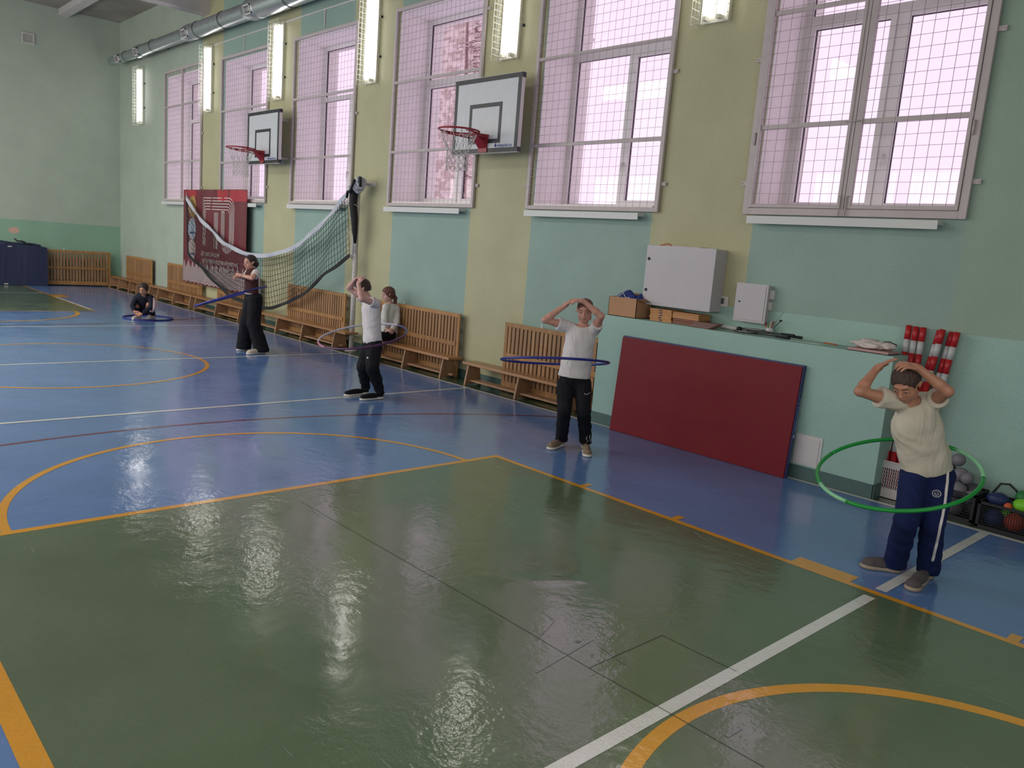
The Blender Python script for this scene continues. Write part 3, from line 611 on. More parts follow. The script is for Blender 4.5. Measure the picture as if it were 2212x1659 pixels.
# folded end of the net wrapped round the post
wr = MB(); pts = []
for k in range(70):
    a = k*0.5; t = k/69; c_ = (-0.30+.26*t, 4.42, 2.64+.15*t); r = .060+.022*math.sin(k*.21)+.010*math.sin(k*1.7); pts.append((c_[0]-r*.45*math.sin(a), c_[1]+r*math.cos(a), c_[2]+r*math.sin(a)))
wr.tube(pts, 0.030, 7); wr.tube([(-.34, 4.42, 2.63), (-.2, 4.42, 2.70), (-.04, 4.42, 2.78)], [.055, .075, .05], 10); wr.build('wrapped_bundle', tape_m, nt_, world=True)
MB().tube([(-0.34, 4.33, 2.54), (-0.27, 4.30, 2.63), (-0.17, 4.29, 2.64), (-0.12, 4.30, 2.75), (-.16, 4.35, 2.82)], 0.022, 8).build('strap', tape_b, nt_, world=True); MB().tube([(-0.01, 4.36, 2.86), (0.02, 4.35, 2.79), (0.01, 4.36, 2.71)], .024, 8).build('strap', tape_b, nt_, world=True)
bd = MB(); bd.tube([(-0.24, 4.40, 2.68), (-0.235, 4.385, 2.45), (-0.19, 4.40, 2.2), (-0.18, 4.41, 1.98), (-0.17, 4.42, 1.80)], [0.075, 0.065, 0.06, 0.045, 0.02], 10); bd.build('gathered_net', tape_b, nt_, world=True)
cr = MB()
cr.tube([(-0.24+0.085*math.cos(a*.55), 4.42+0.085*math.sin(a*.55), 2.66-a*.022) for a in range(48)], 0.0045, 4); cr.build('wrapping_cord', net_white, nt_, world=True)
# ================================================================== BENCHES

bench_top = wood_mat('varnished_bench_top', srgb(176, 128, 84), srgb(150, 104, 66), 'X', rough=0.3)
bench_side = wood_mat('bench_plywood', srgb(168, 130, 98), srgb(146, 108, 80), 'Z', rough=0.5)
screen_wood = wood_mat('screen_wood', srgb(176, 130, 80), srgb(148, 104, 60), 'Z', rough=0.45); slat_wood = wood_mat('slat_wood', srgb(168, 128, 90), srgb(140, 102, 68), 'Z', rough=0.5)
def bench(x0, x1, feet, label):
    c = (x0+x1)/2; g = thing('gym_bench', label, 'bench', (c, 4.41, 0), 'low benches along the window wall')
    MB().box(x0-c, x1-c, -0.125, 0.125, 0.285, 0.32).build('seat', bench_top, g, bevel=0.006)
    for f in feet:
        MB().prism([(-0.15, 0.0), (-0.13, 0.0), (-.10, .02), (.10, .02), (.13, 0), (0.15, 0.0), (0.10, 0.285), (-0.10, 0.285)], f-c-0.016, f-c+0.016, 'YZ').build('foot', bench_side, g, bevel=0.003)
    for a, d in zip(feet, feet[1:]): MB().box(a-c+.016, d-c-.016, -0.07, 0.07, 0.055, 0.080).build('stretcher', bench_side, g)
    for f in (feet[0]-.09, feet[-1]+.09):
        MB().box(min(f, feet[0] if f < c else f)-c-.05, f-c+.05, -.03, .03, .055, .078).build('rail_end', bench_side, g)
    return g
bench(2.97, 5.22, (3.07, 4.09, 5.02), 'low wooden bench behind the boy with a blue hoop, nearest to the red mat')
bench(0.42, 2.66, (0.62, 1.56, 2.50), 'low wooden bench on which the girl in the white jacket sits')
bench(-3.92, -0.14, (-3.62, -2.63, -1.64, -0.52), 'low wooden bench below the sagging net, left of the net post')
bench(-6.72, -4.02, (-6.60, -5.45, -4.30), 'low wooden bench under the maroon banner')
bench(-9.75, -6.78, (-9.55, -8.98, -7.93, -6.90), 'low wooden bench right of the squatting girl, left of the banner')
bench(-12.9, -10.2, (-12.70, -12.0, -11.10, -10.5), 'low wooden bench in the far corner, behind the squatting girl')
# ================================================================== RADIATOR SCREENS + RADIATORS
def screen(name, W, n, H=0.93, gap=0.42):
    g = bpy.data.objects.new(name, None); col.objects.link(g); g['category'] = 'radiator screen'; g['group'] = 'slatted wooden radiator screens'
    t = 0.055; y0, y1 = -0.03, 0.0
    MB().box(-W/2, -W/2+t, y0, y1, 0, H).build('screen_post', screen_wood, g, bevel=0.003); MB().box(W/2-t, W/2, y0, y1, 0, H).build('screen_post', screen_wood, g, bevel=0.003)
    MB().box(-W/2+t, W/2-t, y0, y1, H-t, H).build('top_rail', screen_wood, g, bevel=0.003); MB().box(-W/2+t, W/2-t, y0, y1, 0.03, 0.13).build('bottom_rail', screen_wood, g, bevel=0.003)
    MB().box(-W/2+t, W/2-t, y0-0.014, y0-0.0005, 0.455, 0.52).build('middle_rail', screen_wood, g, bevel=0.003)
    MB().box(-W/2+t, W/2-t, y1+0.001, y1+0.02, H-.26, H-.22).box(-W/2+t, W/2-t, y1+.001, y1+.02, .2, .24).build('back_batten', slat_wood, g)
    p = (W-2*t)/n; sw = p*(1-gap); s0 = None
    for k in range(n):
        x = -W/2+t+p*(k+.5)
        if s0 is None: s0 = MB().box(-sw/2, sw/2, y0+0.004, y1-0.004, 0.13, H-t).build('slat', slat_wood, g); s0.location = (x, 0, 0)
        else:
            s = inst(s0, (x, 0, 0)); s.parent = g
    for x in (-W*.18,): MB().box(x-.012, x+.012, -.012, -.006, H, H+.05).build('hook_plate', white_paint, g)
    return g
def rad(x, label, n=18, first=[None]):
    g = thing('radiator', label, 'radiator', (x, YW-0.006, 0.12), 'white ribbed radiators behind the slatted screens')
    s0 = None; W = n*0.095
    for k in range(n):
        xx = -W/2+(k+.5)*0.095
        if s0 is None:
            s0 = MB().box(-.028, .028, -.052, -.006, .02, .60).box(-.047, .047, -.040, -.018, .03, .06).box(-.047, .047, -.040, -.018, .55, .58).build('radiator_section', mat('radiator_white', srgb(206, 200, 190), .45), g, bevel=0); s0.location = (xx, 0, 0)
        else: inst(s0, (xx, 0, 0)).parent = g
    return g
SC = [(4.56, 2.10, 26, 'slatted wooden radiator screen nearest the red mat, behind the boy with a blue hoop'), (1.48, 2.12, 26, 'slatted wooden radiator screen right beside the girl in the white jacket'),
      (-1.66, 2.10, 26, 'slatted wooden radiator screen behind the sagging net, left of the post'), (-4.95, 2.10, 26, 'slatted wooden radiator screen below the right part of the maroon banner'),
      (-7.95, 2.15, 26, 'slatted wooden radiator screen left of and partly under the maroon banner'), (-11.15, 2.0, 22, 'slatted wooden radiator screen in the far corner, behind the squatting girl')]
pr = None
for x, W, n, lb_ in SC:
    if pr is None or W == 2.15 or n == 22: s = screen('radiator_screen', W, n, gap=0.36 if n == 26 else 0.12)
    else: s = dup(pr, (0, 0, 0))
    if pr is None: pr = s
    s.location = (x, 4.578, 0); s['label'] = lb_
    if W > 2.05: 
        pass
rp = None
for (x, W, n, lb_) in SC[:5]:
    lab = 'white ribbed radiator behind the slatted screen '+('nearest the red mat', 'beside the girl in the white jacket', 'left of the net post', 'below the right part of the banner', 'left of the maroon banner')[[q[0] for q in SC].index(x)]
    if rp is None: rp = rad(x, lab)
    else: dup(rp, (x, YW-0.006, .12), lab)
fs = screen('radiator_screen', 1.72, 21, H=0.96, gap=0.42); fs.location = (XF+0.20, 3.47, 0); fs.rotation_euler = (0, 0, math.pi/2); fs['label'] = 'slatted wooden radiator screen on the far wall beside the dark mats'
fr_ = rad(0, 'white ribbed radiator seen through the slats on the far wall', 16); fr_.location = (XF+0.02, 3.42, .14); fr_.rotation_euler = (0, 0, math.pi/2)
# ================================================================== DARK MATS BY FAR WALL
navy_v = mat('navy_vinyl', srgb(36, 44, 74), 0.5, noise=0.08, nscale=6, bump=0.25, bscale=9)
for k, (y0, y1, x, h, lab) in enumerate(((1.30, 2.70, XF+0.42, 1.06, 'dark navy folded gym mat standing against the far wall, front of the pair'), (1.15, 2.60, XF+0.22, 1.12, 'dark navy folded gym mat against the far wall, half hidden behind another'))):
    g = thing('gym_mat', lab, 'mat', (x, (y0+y1)/2, 0), 'dark mats at the far wall'); W = y1-y0
    for j in (0, 1):
        b = MB(); nn = 10; vs = []
        for xx in (-0.075, 0.0):
            for i in range(nn+1):
                y = -W/2+W*i/nn; vs.append((xx+j*.078, y, 0.005)); vs.append((xx+j*.078+0.01*math.sin(i), y, h-0.05*(i/nn)**2-0.012*math.sin(i*1.3+j)))
        o = 2*(nn+1); F = []
        for i in range(nn): F += [(2*i, 2*i+1, 2*i+3, 2*i+2), (o+2*i, o+2*i+2, o+2*i+3, o+2*i+1), (2*i+1, o+2*i+1, o+2*i+3, 2*i+3), (2*i, 2*i+2, o+2*i+2, o+2*i)]
        F += [(0, o, o+1, 1), (2*nn, 2*nn+1, o+2*nn+1, o+2*nn)]
        b.add(vs, F); b.build('mat_panel', navy_v, g)
    MB().tube([(0.02, 0.38, h-.02), (.03, .30, h+.015), (0.03, .2, h+.01), (.04, .12, h+0.07)], .018, 6).build('carry_strap', black_m, g)
    for yy, zz in ((-.2, h-.06), (.35, h-.07), (-.3, .04)): MB().box(.078, .084, yy, yy+.09, zz-.02, zz+.005).build('white_tag', white_paint, g)
# ================================================================== RED MAT
redv = mat('red_vinyl', srgb(116, 15, 28), 0.55, spec=.3, noise=0.05, nscale=5, bump=0.3, bscale=7); navy2 = mat('blue_vinyl_edge', srgb(44, 54, 102), 0.5, noise=0.05)
rm = thing('red_gym_mat', 'large red gym mat with navy edges leaning against the mint ledge box', 'mat', (6.92, 4.10, 0))
W, H, T = 2.14, 1.065, 0.09; tilt = math.atan2(0.075, H)
def rot(p): y, z = p[1], p[2]; return (p[0], y*math.cos(-tilt)-z*math.sin(-tilt), y*math.sin(-tilt)+z*math.cos(-tilt))
def tb(x0, x1, y0, y1, z0, z1, name, m, bev=0):
    b = MB().box(x0, x1, y0, y1, z0, z1); o = b.build(name, m, rm, bevel=bev)
    for v in o.data.vertices: v.co = rot(v.co)
    return o
tb(-W/2, W/2, 0.006, T-.04, 0.0, H, 'navy_side', navy2, 0.008); tb(-W/2+.004, W/2-.012, -0.008, 0.008, 0.0, H-.014, 'red_face', redv, 0.006)
lt = text('printed_lettering', 'olimpciti.ru', 0.066, mat('pale_blue_print', srgb(150, 165, 205), .5), rm, (0, 0, 0), (0, 0, 0), 0.0004)
for v in lt.data.vertices: x, y, z = v.co; v.co = rot((W/2+0.001+z, 0.045-y*.62, 0.44+x*1.05))
dp = MB().lathe([(0, 0), (.018, 0), (.018, .001), (0, .001)], 12, (0, 0, 0), ax=Matrix(((0, 0, 1), (1, 0, 0), (0, 1, 0)))).build('printed_drop', MATS['pale_blue_print'], rm); dp.location = (W/2+.0005, rot((0, .03, .40))[1], .395)
# access hatch, plinth front
g = thing('access_hatch', 'small white metal access hatch low on the mint plinth right of the red mat', 'hatch', (8.11, 4.23, 0.28))
MB().box(-.13, .13, -.008, 0, -.14, .145).build('hatch_frame', white_paint, g); MB().box(-.105, .105, -.013, -.0085, -.115, .12).build('hatch_door', white_paint, g, bevel=.001)
# ================================================================== LEDGE OBJECTS
ZL = 1.255
card = mat('cardboard', srgb(178, 134, 100), 0.8, noise=0.06, nscale=4); card2 = mat('cardboard_dark', srgb(140, 98, 70), .8, noise=.06)
g = thing('cardboard_box', 'open brown cardboard box with blue cloth inside, at the left end of the ledge', 'box', (5.71, 4.42, ZL)); t = .006
MB().box(-.20, .20, -.14, -.14+t, 0, .215).box(-.20, .20, .14-t, .14, 0, .215).box(-.20, -.20+t, -.14, .14, 0, .215).box(.20-t, .20, -.14, .14, 0, .215).box(-.20, .20, -.14, .14, 0, t).build('box_walls', card, g)
MB().quad((.2, -.14, .215), (.2, .14, .215), (.27, .13, .19), (.27, -.13, .19)).quad((-.2, .14, .215), (.2, .14, .215), (.18, .2, .26), (-.18, .2, .26)).build('box_flap', card2, g)
def blob(name, m, parent, loc, rad_, sx=1, sy=1, sz=1, amp=.25, seed=0, f=3.0, sub=3):
    bm = bmesh.new(); bmesh.ops.create_icosphere(bm, subdivisions=sub, radius=1); rn = np.random.RandomState(seed); ph = rn.rand(6, 3)*6; kk = rn.randn(6, 3)*f
    for v in bm.verts:
        p = np.array(v.co); d = sum(math.sin(float(kk[i]@p)+ph[i, 0]) for i in range(6))/6; q = p*(1+amp*d)*rad_; v.co = (q[0]*sx, q[1]*sy, q[2]*sz)
    for f_ in bm.faces: f_.smooth = True
    me = bpy.data.meshes.new(name); bm.to_mesh(me); bm.free(); return link(name, me, m, parent, loc)
blue_cloth = mat('blue_cloth', srgb(36, 52, 120), .8, noise=.15)
bc = thing('blue_cloth', 'dark blue cloth with white piping heaped in the cardboard box', 'cloth', (5.71, 4.42, ZL+.03))
blob('folded_cloth', blue_cloth, bc, (-.02, 0, .12), .13, 1.25, .85, .95, .35, 3, 4); blob('folded_cloth', blue_cloth, bc, (.12, .02, .13), .09, .8, 1, 1.1, .3, 5, 4)
MB().tube([(-.12, -.10, .18), (-.05, -.08, .23), (.0, -.09, .18), (.07, -.12, .19)], .005, 5).build('white_piping', white_paint, bc)
cab_m = mat('cabinet_grey', srgb(186, 180, 184), 0.42, noise=0.025, nscale=3)
g = thing('electrical_cabinet', 'large grey steel electrical cabinet on the wall above the ledge', 'cabinet', (6.305, YW-.002, 1.42))
MB().box(-.445, .435, -.195, 0, 0, .645).build('cabinet_body', cab_m, g, bevel=.003); MB().box(-.450, .440, -.222, -.199, -.004, .650).build('cabinet_door', cab_m, g, bevel=.004)
for z in (.16, .50):
    MB().lathe([(0, 0), (.016, 0), (.016, .008), (.011, .014), (0, .014)], 16, (-.41, -.222, z), ax=Matrix(((1, 0, 0), (0, 0, -1), (0, 1, 0)))).build('door_lock', dark_metal, g)
sc_m = mat('paper_scrap', srgb(196, 190, 184), .7)
tag(MB().box(6.15, 6.52, 4.48, 4.60, 2.071, 2.078).build('paper_sheet', sc_m), 'pale paper sheets lying on top of the grey electrical cabinet', 'paper')
ov = thing('orange_ribbon', 'crumpled orange ribbon lying on top of the grey electrical cabinet', 'ribbon', (6.06, 4.5, 2.072)); MB().tube([(-.08, 0, .004), (-.03, .02, .012), (.0, -.02, .02), (.03, .03, .022), (.06, 0, .006), (.09, -.02, .004)], .006, 5).build('ribbon_loop', mat('orange_plastic', srgb(200, 90, 40), .5), ov)
g = thing('meter_cabinet', 'small grey meter cabinet with a keyhole, right of the large cabinet', 'cabinet', (7.135, YW, 1.36))
MB().box(-.165, .165, -.085, 0, .01, .38).build('cabinet_body', cab_m, g); MB().box(-.18, .18, -.10, -.085, 0, .39).build('cabinet_frame', cab_m, g, bevel=.002); MB().box(-.158, .158, -.106, -.1005, .02, .368).build('cabinet_door', cab_m, g, bevel=.002)
MB().lathe([(0, 0), (.009, 0), (.009, .004), (0, .004)], 12, (-.125, -.106, .2), ax=Matrix(((1, 0, 0), (0, 0, -1), (0, 1, 0)))).build('keyhole', black_m, g)
MB().box(.165, .20, -.05, 0, .14, .22).box(.165, .21, -.04, 0, .25, .34).build('junction_box', white_paint, g)
g = thing('thermostat', 'small square white thermostat between the two cabinets', 'thermostat', (6.765, YW, 1.535))
MB().box(-.058, .058, -.022, 0, -.052, .052).build('thermostat_case', white_paint, g, bevel=.005); MB().box(-.040, .012, -.0235, -.0222, -.028, .036).build('display', mat('grey_screen', srgb(84, 88, 86), .3), g)
for k in range(3): MB().box(.024, .044, -.025, -.0222, .018-k*.022, .030-k*.022).build('button', steel_paint, g)
MB().lathe([(0, 0), (.009, 0), (.009, .003), (0, .003)], 12, (-.01, -.0222, -.041), ax=Matrix(((1, 0, 0), (0, 0, -1), (0, 1, 0)))).build('dial', white_paint, g)
MB().tube([(6.95, 4.63, 1.76), (6.9, 4.64, 1.66), (6.86, 4.64, 1.50), (6.855, 4.65, 1.45)], .004, 5).v and None
gb_w = wood_mat('game_box_wood', srgb(206, 150, 92), srgb(178, 120, 66), 'X', rough=.45); gb_d = wood_mat('game_box_dark', srgb(140, 84, 58), srgb(112, 62, 40), 'X', rough=.5)
for k in range(5):
    x = 6.165+random.uniform(-.006, .006); z = ZL+k*.0265
    g = thing('wooden_game_box', 'light wooden game box, %s in the left stack below the grey cabinet' % ('lowest', 'second lowest', 'middle one', 'second highest', 'topmost')[k], 'game box', (x, 4.50, z), 'wooden game boxes under the cabinet')
    MB().box(-.145, .145, -.11, .11, .0, .0125).build('box_half', gb_w, g, bevel=.0015); MB().box(-.145, .145, -.11, .11, .0132, .0255).build('box_half', gb_w, g, bevel=.0015); MB().box(-.02, .02, -.113, -.11, .006, .019).build('clasp', dark_metal, g)
for k, (h_, mm, lab) in enumerate(((.06, gb_d, 'dark brown'), (.04, gb_w, 'light'), (.022, gb_w, 'topmost light'))):
    z = ZL+(0, .061, .1015)[k]
    g = thing('wooden_game_box', '%s wooden game box in the right stack under the grey cabinet' % lab, 'game box', (6.49+(.01 if k == 0 else 0), 4.50, z), 'wooden game boxes under the cabinet')
    MB().box(-.165, .165, -.11, .11, 0, h_/2-.0006).build('box_half', mm, g, bevel=.0015); MB().box(-.165, .165, -.11, .11, h_/2+.0006, h_).build('box_half', mm, g, bevel=.0015)
for k in range(7):
    a = -0.55+k*.14; b_ = MB(); z = ZL+.001+k*.0085
    o = MB().box(-.13, .13, -.06, .06, 0, .007).build('thin_board', mat('board_%s' % ('brown', 'rose')[k % 2], (srgb(120, 84, 74), srgb(150, 118, 112))[k % 2], .6), None)
    o.location = (6.74+.012*k, 4.36, z); o.rotation_euler = (0, 0, a*.35); tag(o, 'thin worn board, %s of the fanned pile right of the game boxes' % ('lowest', 'second from the bottom', 'third from the bottom', 'middle one', 'third from the top', 'second from the top', 'topmost')[k], 'board', 'fanned thin boards on the ledge')
g = thing('white_tube', 'white tube with a black cap lying on the ledge below the thermostat', 'tube', (6.98, 4.58, ZL+.022)); MB().tube([(-.16, 0, 0), (.05, -.02, 0)], .021, 14).build('tube_body', white_paint, g); MB().tube([(.05, -.02, 0), (.085, -.023, 0)], .025, 14).build('tube_cap', black_m, g)
def racket(loc, rz, lab, z):
    g = thing('badminton_racket', lab, 'racket', (loc[0], loc[1], z), 'rackets lying on the ledge', rz)
    MB().tube([(.115*math.cos(a), .10*math.sin(a), 0) for a in [2*math.pi*j/32 for j in range(32)]], .0055, 6, closed=True).build('racket_head', black_m, g)
    MB().tube([(.115, 0, 0), (.33, 0, 0)], .004, 6).build('racket_shaft', black_m, g); MB().tube([(.33, 0, 0), (.48, 0, 0)], [.011, .014], 8).build('racket_grip', mat('black_grip', srgb(30, 30, 36), .7), g)
    s = MB()
    for k in range(-5, 6):
        u = k*.018; h = .10*math.sqrt(max(0, 1-(u/.115)**2)); s.tube([(u, -h, 0), (u, h, 0)], .0008, 3, caps=False); u2 = k*.016; h = .115*math.sqrt(max(0, 1-(u2/.10)**2)); s.tube([(-h, u2, 0), (h, u2, 0)], .0008, 3, caps=False)
    s.build('racket_strings', net_white, g, kind='stuff'); return g
racket((7.20, 4.42), .02, 'black badminton racket lying on the ledge, frontmost of the pile', ZL+.015); racket((7.30, 4.50), -.06, 'black badminton racket lying on the ledge, pushed back towards the wall', ZL+.030); racket((7.26, 4.47), -.14, 'black badminton racket lying crosswise on top of the other rackets', ZL+.045)
g = thing('pen_pot', 'white pot of pencils and small tools on the ledge under the meter cabinet', 'pot', (7.36, 4.60, ZL)); MB().lathe([(.035, 0), (.04, .075), (.036, .075), (.032, .006)], 16).build('pot', white_paint, g)
for k, (c, n_) in enumerate(((srgb(190, 60, 50), 'red_pen'), (srgb(90, 150, 80), 'green_pen'), (srgb(210, 190, 160), 'cream_pen'), (srgb(150, 60, 60), 'dark_red_pen'))): MB().tube([(.01*k-.02, 0, .02), (.03*k-.05, -.01, .12+.008*k)], .006, 6).build('pencil', mat(n_, c, .5), g)
MB().tube([(.02, 0, .05), (.11, -.01, .15)], .004, 5).lathe([(0, 0), (.014, .0), (.016, .012), (0, .02)], 10, (.115, -.01, .15)).build('black_pin', black_m, g); MB().tube([(.0, 0, .05), (.13, 0, .25)], .0015, 4).build('thin_wire', dark_metal, g)
g = MB().tube([(7.95, 4.57, ZL+.006), (8.10, 4.54, ZL+.006)], .006, 6).build('orange_pencil', MATS['orange_plastic']); tag(g, 'orange pencil lying alone on the ledge right of the rackets', 'pencil')
tag(MB().box(7.70, 8.02, 4.36, 4.50, ZL, ZL+.003).build('plaster_dust', mat('pale_dust', srgb(190, 205, 190), .9, noise=.2)), 'pale worn streak of bare paint on the ledge right of the rackets', 'worn paint')
bag = mat('white_bag', srgb(208, 196, 190), .6, noise=.08, bump=.6, bscale=14); pk = mat('pink_paper', srgb(190, 150, 148), .7)
g = thing('plastic_bag', 'crumpled white plastic bag on a folder at the right end of the ledge', 'bag', (8.49, 4.40, ZL+.026))
blob('bag_body', bag, g, (-.03, 0, .03), .12, 1.25, .8, .30, .35, 11, 5, 4); blob('bag_fold', bag, g, (.10, .02, .04), .07, 1.1, .9, .5, .4, 12, 6); blob('bag_fold', bag, g, (-.06, .03, .055), .07, 1.2, .8, .5, .4, 13, 6)
MB().tube([(.08, 0, .075), (.13, -.01, .085), (.19, .02, .06)], .004, 5).build('bag_string', dark_metal, g)
g = thing('paper_folder', 'pink papers in a dark folder lying under the crumpled white bag', 'folder', (8.48, 4.39, ZL)); MB().box(-.17, .20, -.12, .13, 0, .006).build('folder_cover', black_m, g); MB().box(-.165, .19, -.115, .125, .0062, .024).build('papers', pk, g)
# ================================================================== RELAY STICKS + WHITE BASKET
wb_m = mat('basket_white', srgb(206, 198, 196), .4)
g = thing('plastic_basket', 'white slotted plastic basket holding red and white sticks', 'basket', (8.83, 4.50, 0)); t = .004
def bwall(b, ax_, s, w0, w1, H, slots):
    pass
x0, x1, y0, y1, H = -.145, .145, -.125, .125, .335
b = MB(); b.box(x0, x1, y0, y1, 0, .006); b.box(x0, x1, y1-t, y1, 0, H); b.box(x0, x0+t, y0, y1, 0, H); b.box(x1-t, x1, y0, y1, 0, H)
# front wall with slots
b.box(x0, x1, y0, y0+t, 0, .09); b.box(x0, x1, y0, y0+t, .27, H)
b.box(x0, x0+.05, y0, y0+t, .09, .27); b.box(x1-.05, x1, y0, y0+t, .09, .27)
for r_ in range(6):
    za, zb = .09+r_*.03, .09+(r_+1)*.03
    b.box(x0+.05, x1-.05, y0, y0+t, za, za+.007)
    for k in range(11): x = x0+.05+k*.019; b.add([(x, y0, za), (x+.008, y0, za), (x-.002, y0, zb), (x-.010, y0, zb), (x, y0+t, za), (x+.008, y0+t, za), (x-.002, y0+t, zb), (x-.010, y0+t, zb)], [(0, 3, 2, 1), (4, 5, 6, 7), (0, 1, 5, 4), (1, 2, 6, 5), (2, 3, 7, 6), (3, 0, 4, 7)])
b.build('basket_body', wb_m, g)
MB().box(x0-.008, x1+.008, y0-.008, y0+.004, H-.014, H).box(x0-.008, x1+.008, y1-.004, y1+.008, H-.014, H).box(x0-.008, x0+.004, y0, y1, H-.014, H).box(x1-.004, x1+.008, y0, y1, H-.014, H).build('basket_rim', wb_m, g, bevel=.002)
rs = mat('stick_red', srgb(176, 32, 38), .42, noise=.03); ws = mat('stick_white', srgb(190, 190, 190), .45, noise=.05)
tops = [(8.685, 1.515), (8.745, 1.51), (8.805, 1.51), (8.935, 1.50), (8.975, 1.515), (9.035, 1.50), (9.09, 1.505)]; names_ = ['first from the left', 'second from the left', 'third from the left', 'fourth from the left', 'fifth from the left', 'sixth from the left', 'rightmost']
for k, (x, z) in enumerate(tops):
    fx = 8.735+.062*k if k < 3 else 8.755+.062*(k-3); fy = 4.42 if k < 3 else 4.54
    ty = 4.605 if k < 3 else (4.625, 4.565, 4.625, 4.57)[k-3]
    g = thing('relay_stick', 'red and white banded stick in the white basket, %s by its top' % names_[k], 'stick', (fx, fy, .01), 'red and white sticks standing in the basket')
    A = Vector((0, 0, 0)); B = Vector((x-fx, ty-fy, z-.01)); L = B.length
    cuts = [(0, .38, rs), (.38, .50, ws), (.50, .90, rs), (.90, 1.0, ws), (1.0, L-.365, rs), (L-.365, L-.265, ws), (L-.265, L-.245, rs)] if False else [(0, .40, rs), (.40, .50, ws), (.50, L-.46, rs), (L-.46, L-.36, ws), (L-.36, L-.235, rs), (L-.235, L-.125, ws), (L-.125, L, rs)]
    for a, c, mm in cuts: MB().tube([B.normalized()*a, B.normalized()*c], .026, 14, smooth=True).build('red_band' if mm is rs else 'white_band', mm, g)
# ================================================================== BALL CRATES
blk = mat('black_plastic', srgb(26, 24, 30), .5); 
def crate(x0, x1, y0, y1, H, lab):
    g = thing('mesh_crate', lab, 'crate', ((x0+x1)/2, (y0+y1)/2, 0), 'black crates at the foot of the wall'); b = MB(); b.box(x0, x1, y0, y1, 0, .008).build('crate_base', blk, g, world=True)
    f = MB()
    for z in (0.008, H-.022): f.box(x0, x1, y0, y0+.008, z, z+.022).box(x0, x1, y1-.008, y1, z, z+.022).box(x0, x0+.008, y0, y1, z, z+.022).box(x1-.008, x1, y0, y1, z, z+.022)
    for x in (x0, x1-.02):
        for y in (y0, y1-.02): f.box(x, x+.02, y, y+.02, 0.008, H)
    f.build('crate_frame', blk, g, world=True)
    m_ = MB()
    n = int((x1-x0)/.018)
    for k in range(n): x = x0+(x1-x0)*(k+.5)/n; m_.tube([(x, y0+.004, .02), (x, y0+.004, H-.02)], .0028, 4, smooth=False)
    n2 = int((y1-y0)/.018)
    for k in range(n2):
        y = y0+(y1-y0)*(k+.5)/n2
        for x in (x0+.004, x1-.004): m_.tube([(x, y, .02), (x, y, H-.02)], .0028, 4, smooth=False)
    for k in range(9): z = .03+k*(H-.05)/9; m_.tube([(x0, y0+.004, z), (x1, y0+.004, z)], .0028, 4, smooth=False).tube([(x0+.004, y0, z), (x0+.004, y1, z)], .0028, 4, smooth=False).tube([(x1-.004, y0, z), (x1-.004, y1, z)], .0028, 4, smooth=False)
    m_.build('crate_mesh', blk, g, world=True, kind='stuff'); return g
crate(9.10, 9.52, 4.30, 4.62, .24, 'black mesh crate heaped with grey balls behind the boy in blue trousers')
crate(9.56, 10.25, 4.24, 4.62, .22, 'black mesh crate of coloured balls at the right edge')
greyb = mat('grey_ball', srgb(120, 116, 124), .6, noise=.08); greyd = mat('dark_grey_ball', srgb(78, 76, 84), .6, noise=.08)
def ball(x, y, z, r, m, lab, grp, seamc=None, soft=0):
    g = thing('ball', lab, 'ball', (x, y, z), grp)
    if soft: blob('ball_skin', m, g, (0, 0, 0), r, 1.25, 1, .8, .10, int(x*100), 4)
    else:
        bm = bmesh.new(); bmesh.ops.create_uvsphere(bm, u_segments=24, v_segments=16, radius=r)
        for f in bm.faces: f.smooth = True
        me = bpy.data.meshes.new('ball_skin'); bm.to_mesh(me); bm.free(); link('ball_skin', me, m, g)
    MB().tube([(r*1.003*math.cos(a), r*.5*math.sin(a), r*.87*math.sin(a)) for a in [2*math.pi*j/24 for j in range(24)]], .0012, 4, closed=True).build('ball_seam', seamc or greyd, g)
    return g
GB = [(9.18, 4.39, .085, .075), (9.34, 4.385, .085, .075), (9.44, 4.53, .08, .07), (9.27, 4.54, .085, .072), (9.345, 4.42, .225, .068), (9.455, 4.40, .19, .055), (9.20, 4.43, .225, .07), (9.43, 4.52, .22, .066), (9.26, 4.55, .235, .068), (9.40, 4.42, .335, .050), (9.325, 4.50, .335, .062), (9.22, 4.52, .35, .060), (9.28, 4.53, .45, .055)]
desc = ['in the crate bottom left', 'in the crate bottom middle', 'in the crate bottom right rear', 'in the crate bottom left rear', 'large and light, beside the dark one', 'small, lowest at the rim', 'left at the rim', 'dark, on the right of the heap', 'in the middle of the heap', 'small, upper right of the heap', 'light, upper front of the heap', 'behind, near the top of the heap', 'topmost, mostly hidden behind the boy']
for k, (x, y, z, r) in enumerate(GB): ball(x, y, z, r, greyd if k in (7, 3, 11) else greyb, 'grey ball '+desc[k], 'grey balls heaped in the crate')
CB = [(9.66, 4.34, .09, .07, srgb(30, 50, 110), 'dark blue', 0), (9.80, 4.36, .09, .075, srgb(190, 70, 40), 'orange red', 0), (9.95, 4.35, .09, .07, srgb(40, 80, 140), 'mid blue', 0), (10.1, 4.38, .09, .07, srgb(150, 40, 40), 'dark red', 0), (9.64, 4.44, .22, .07, srgb(32, 44, 92), 'navy', 1), (9.74, 4.35, .205, .03, srgb(210, 90, 40), 'small orange', 0),
      (9.80, 4.50, .27, .06, srgb(40, 120, 60), 'dark green', 0), (9.84, 4.38, .235, .065, srgb(120, 200, 40), 'lime green', 1), (9.92, 4.46, .215, .06, srgb(40, 80, 150), 'bright blue', 0), (9.99, 4.40, .235, .055, srgb(190, 40, 44), 'red', 1), (10.10, 4.42, .23, .055, srgb(170, 36, 40), 'deep red', 1), (9.72, 4.40, .11, .05, srgb(110, 190, 50), 'light green', 0)]
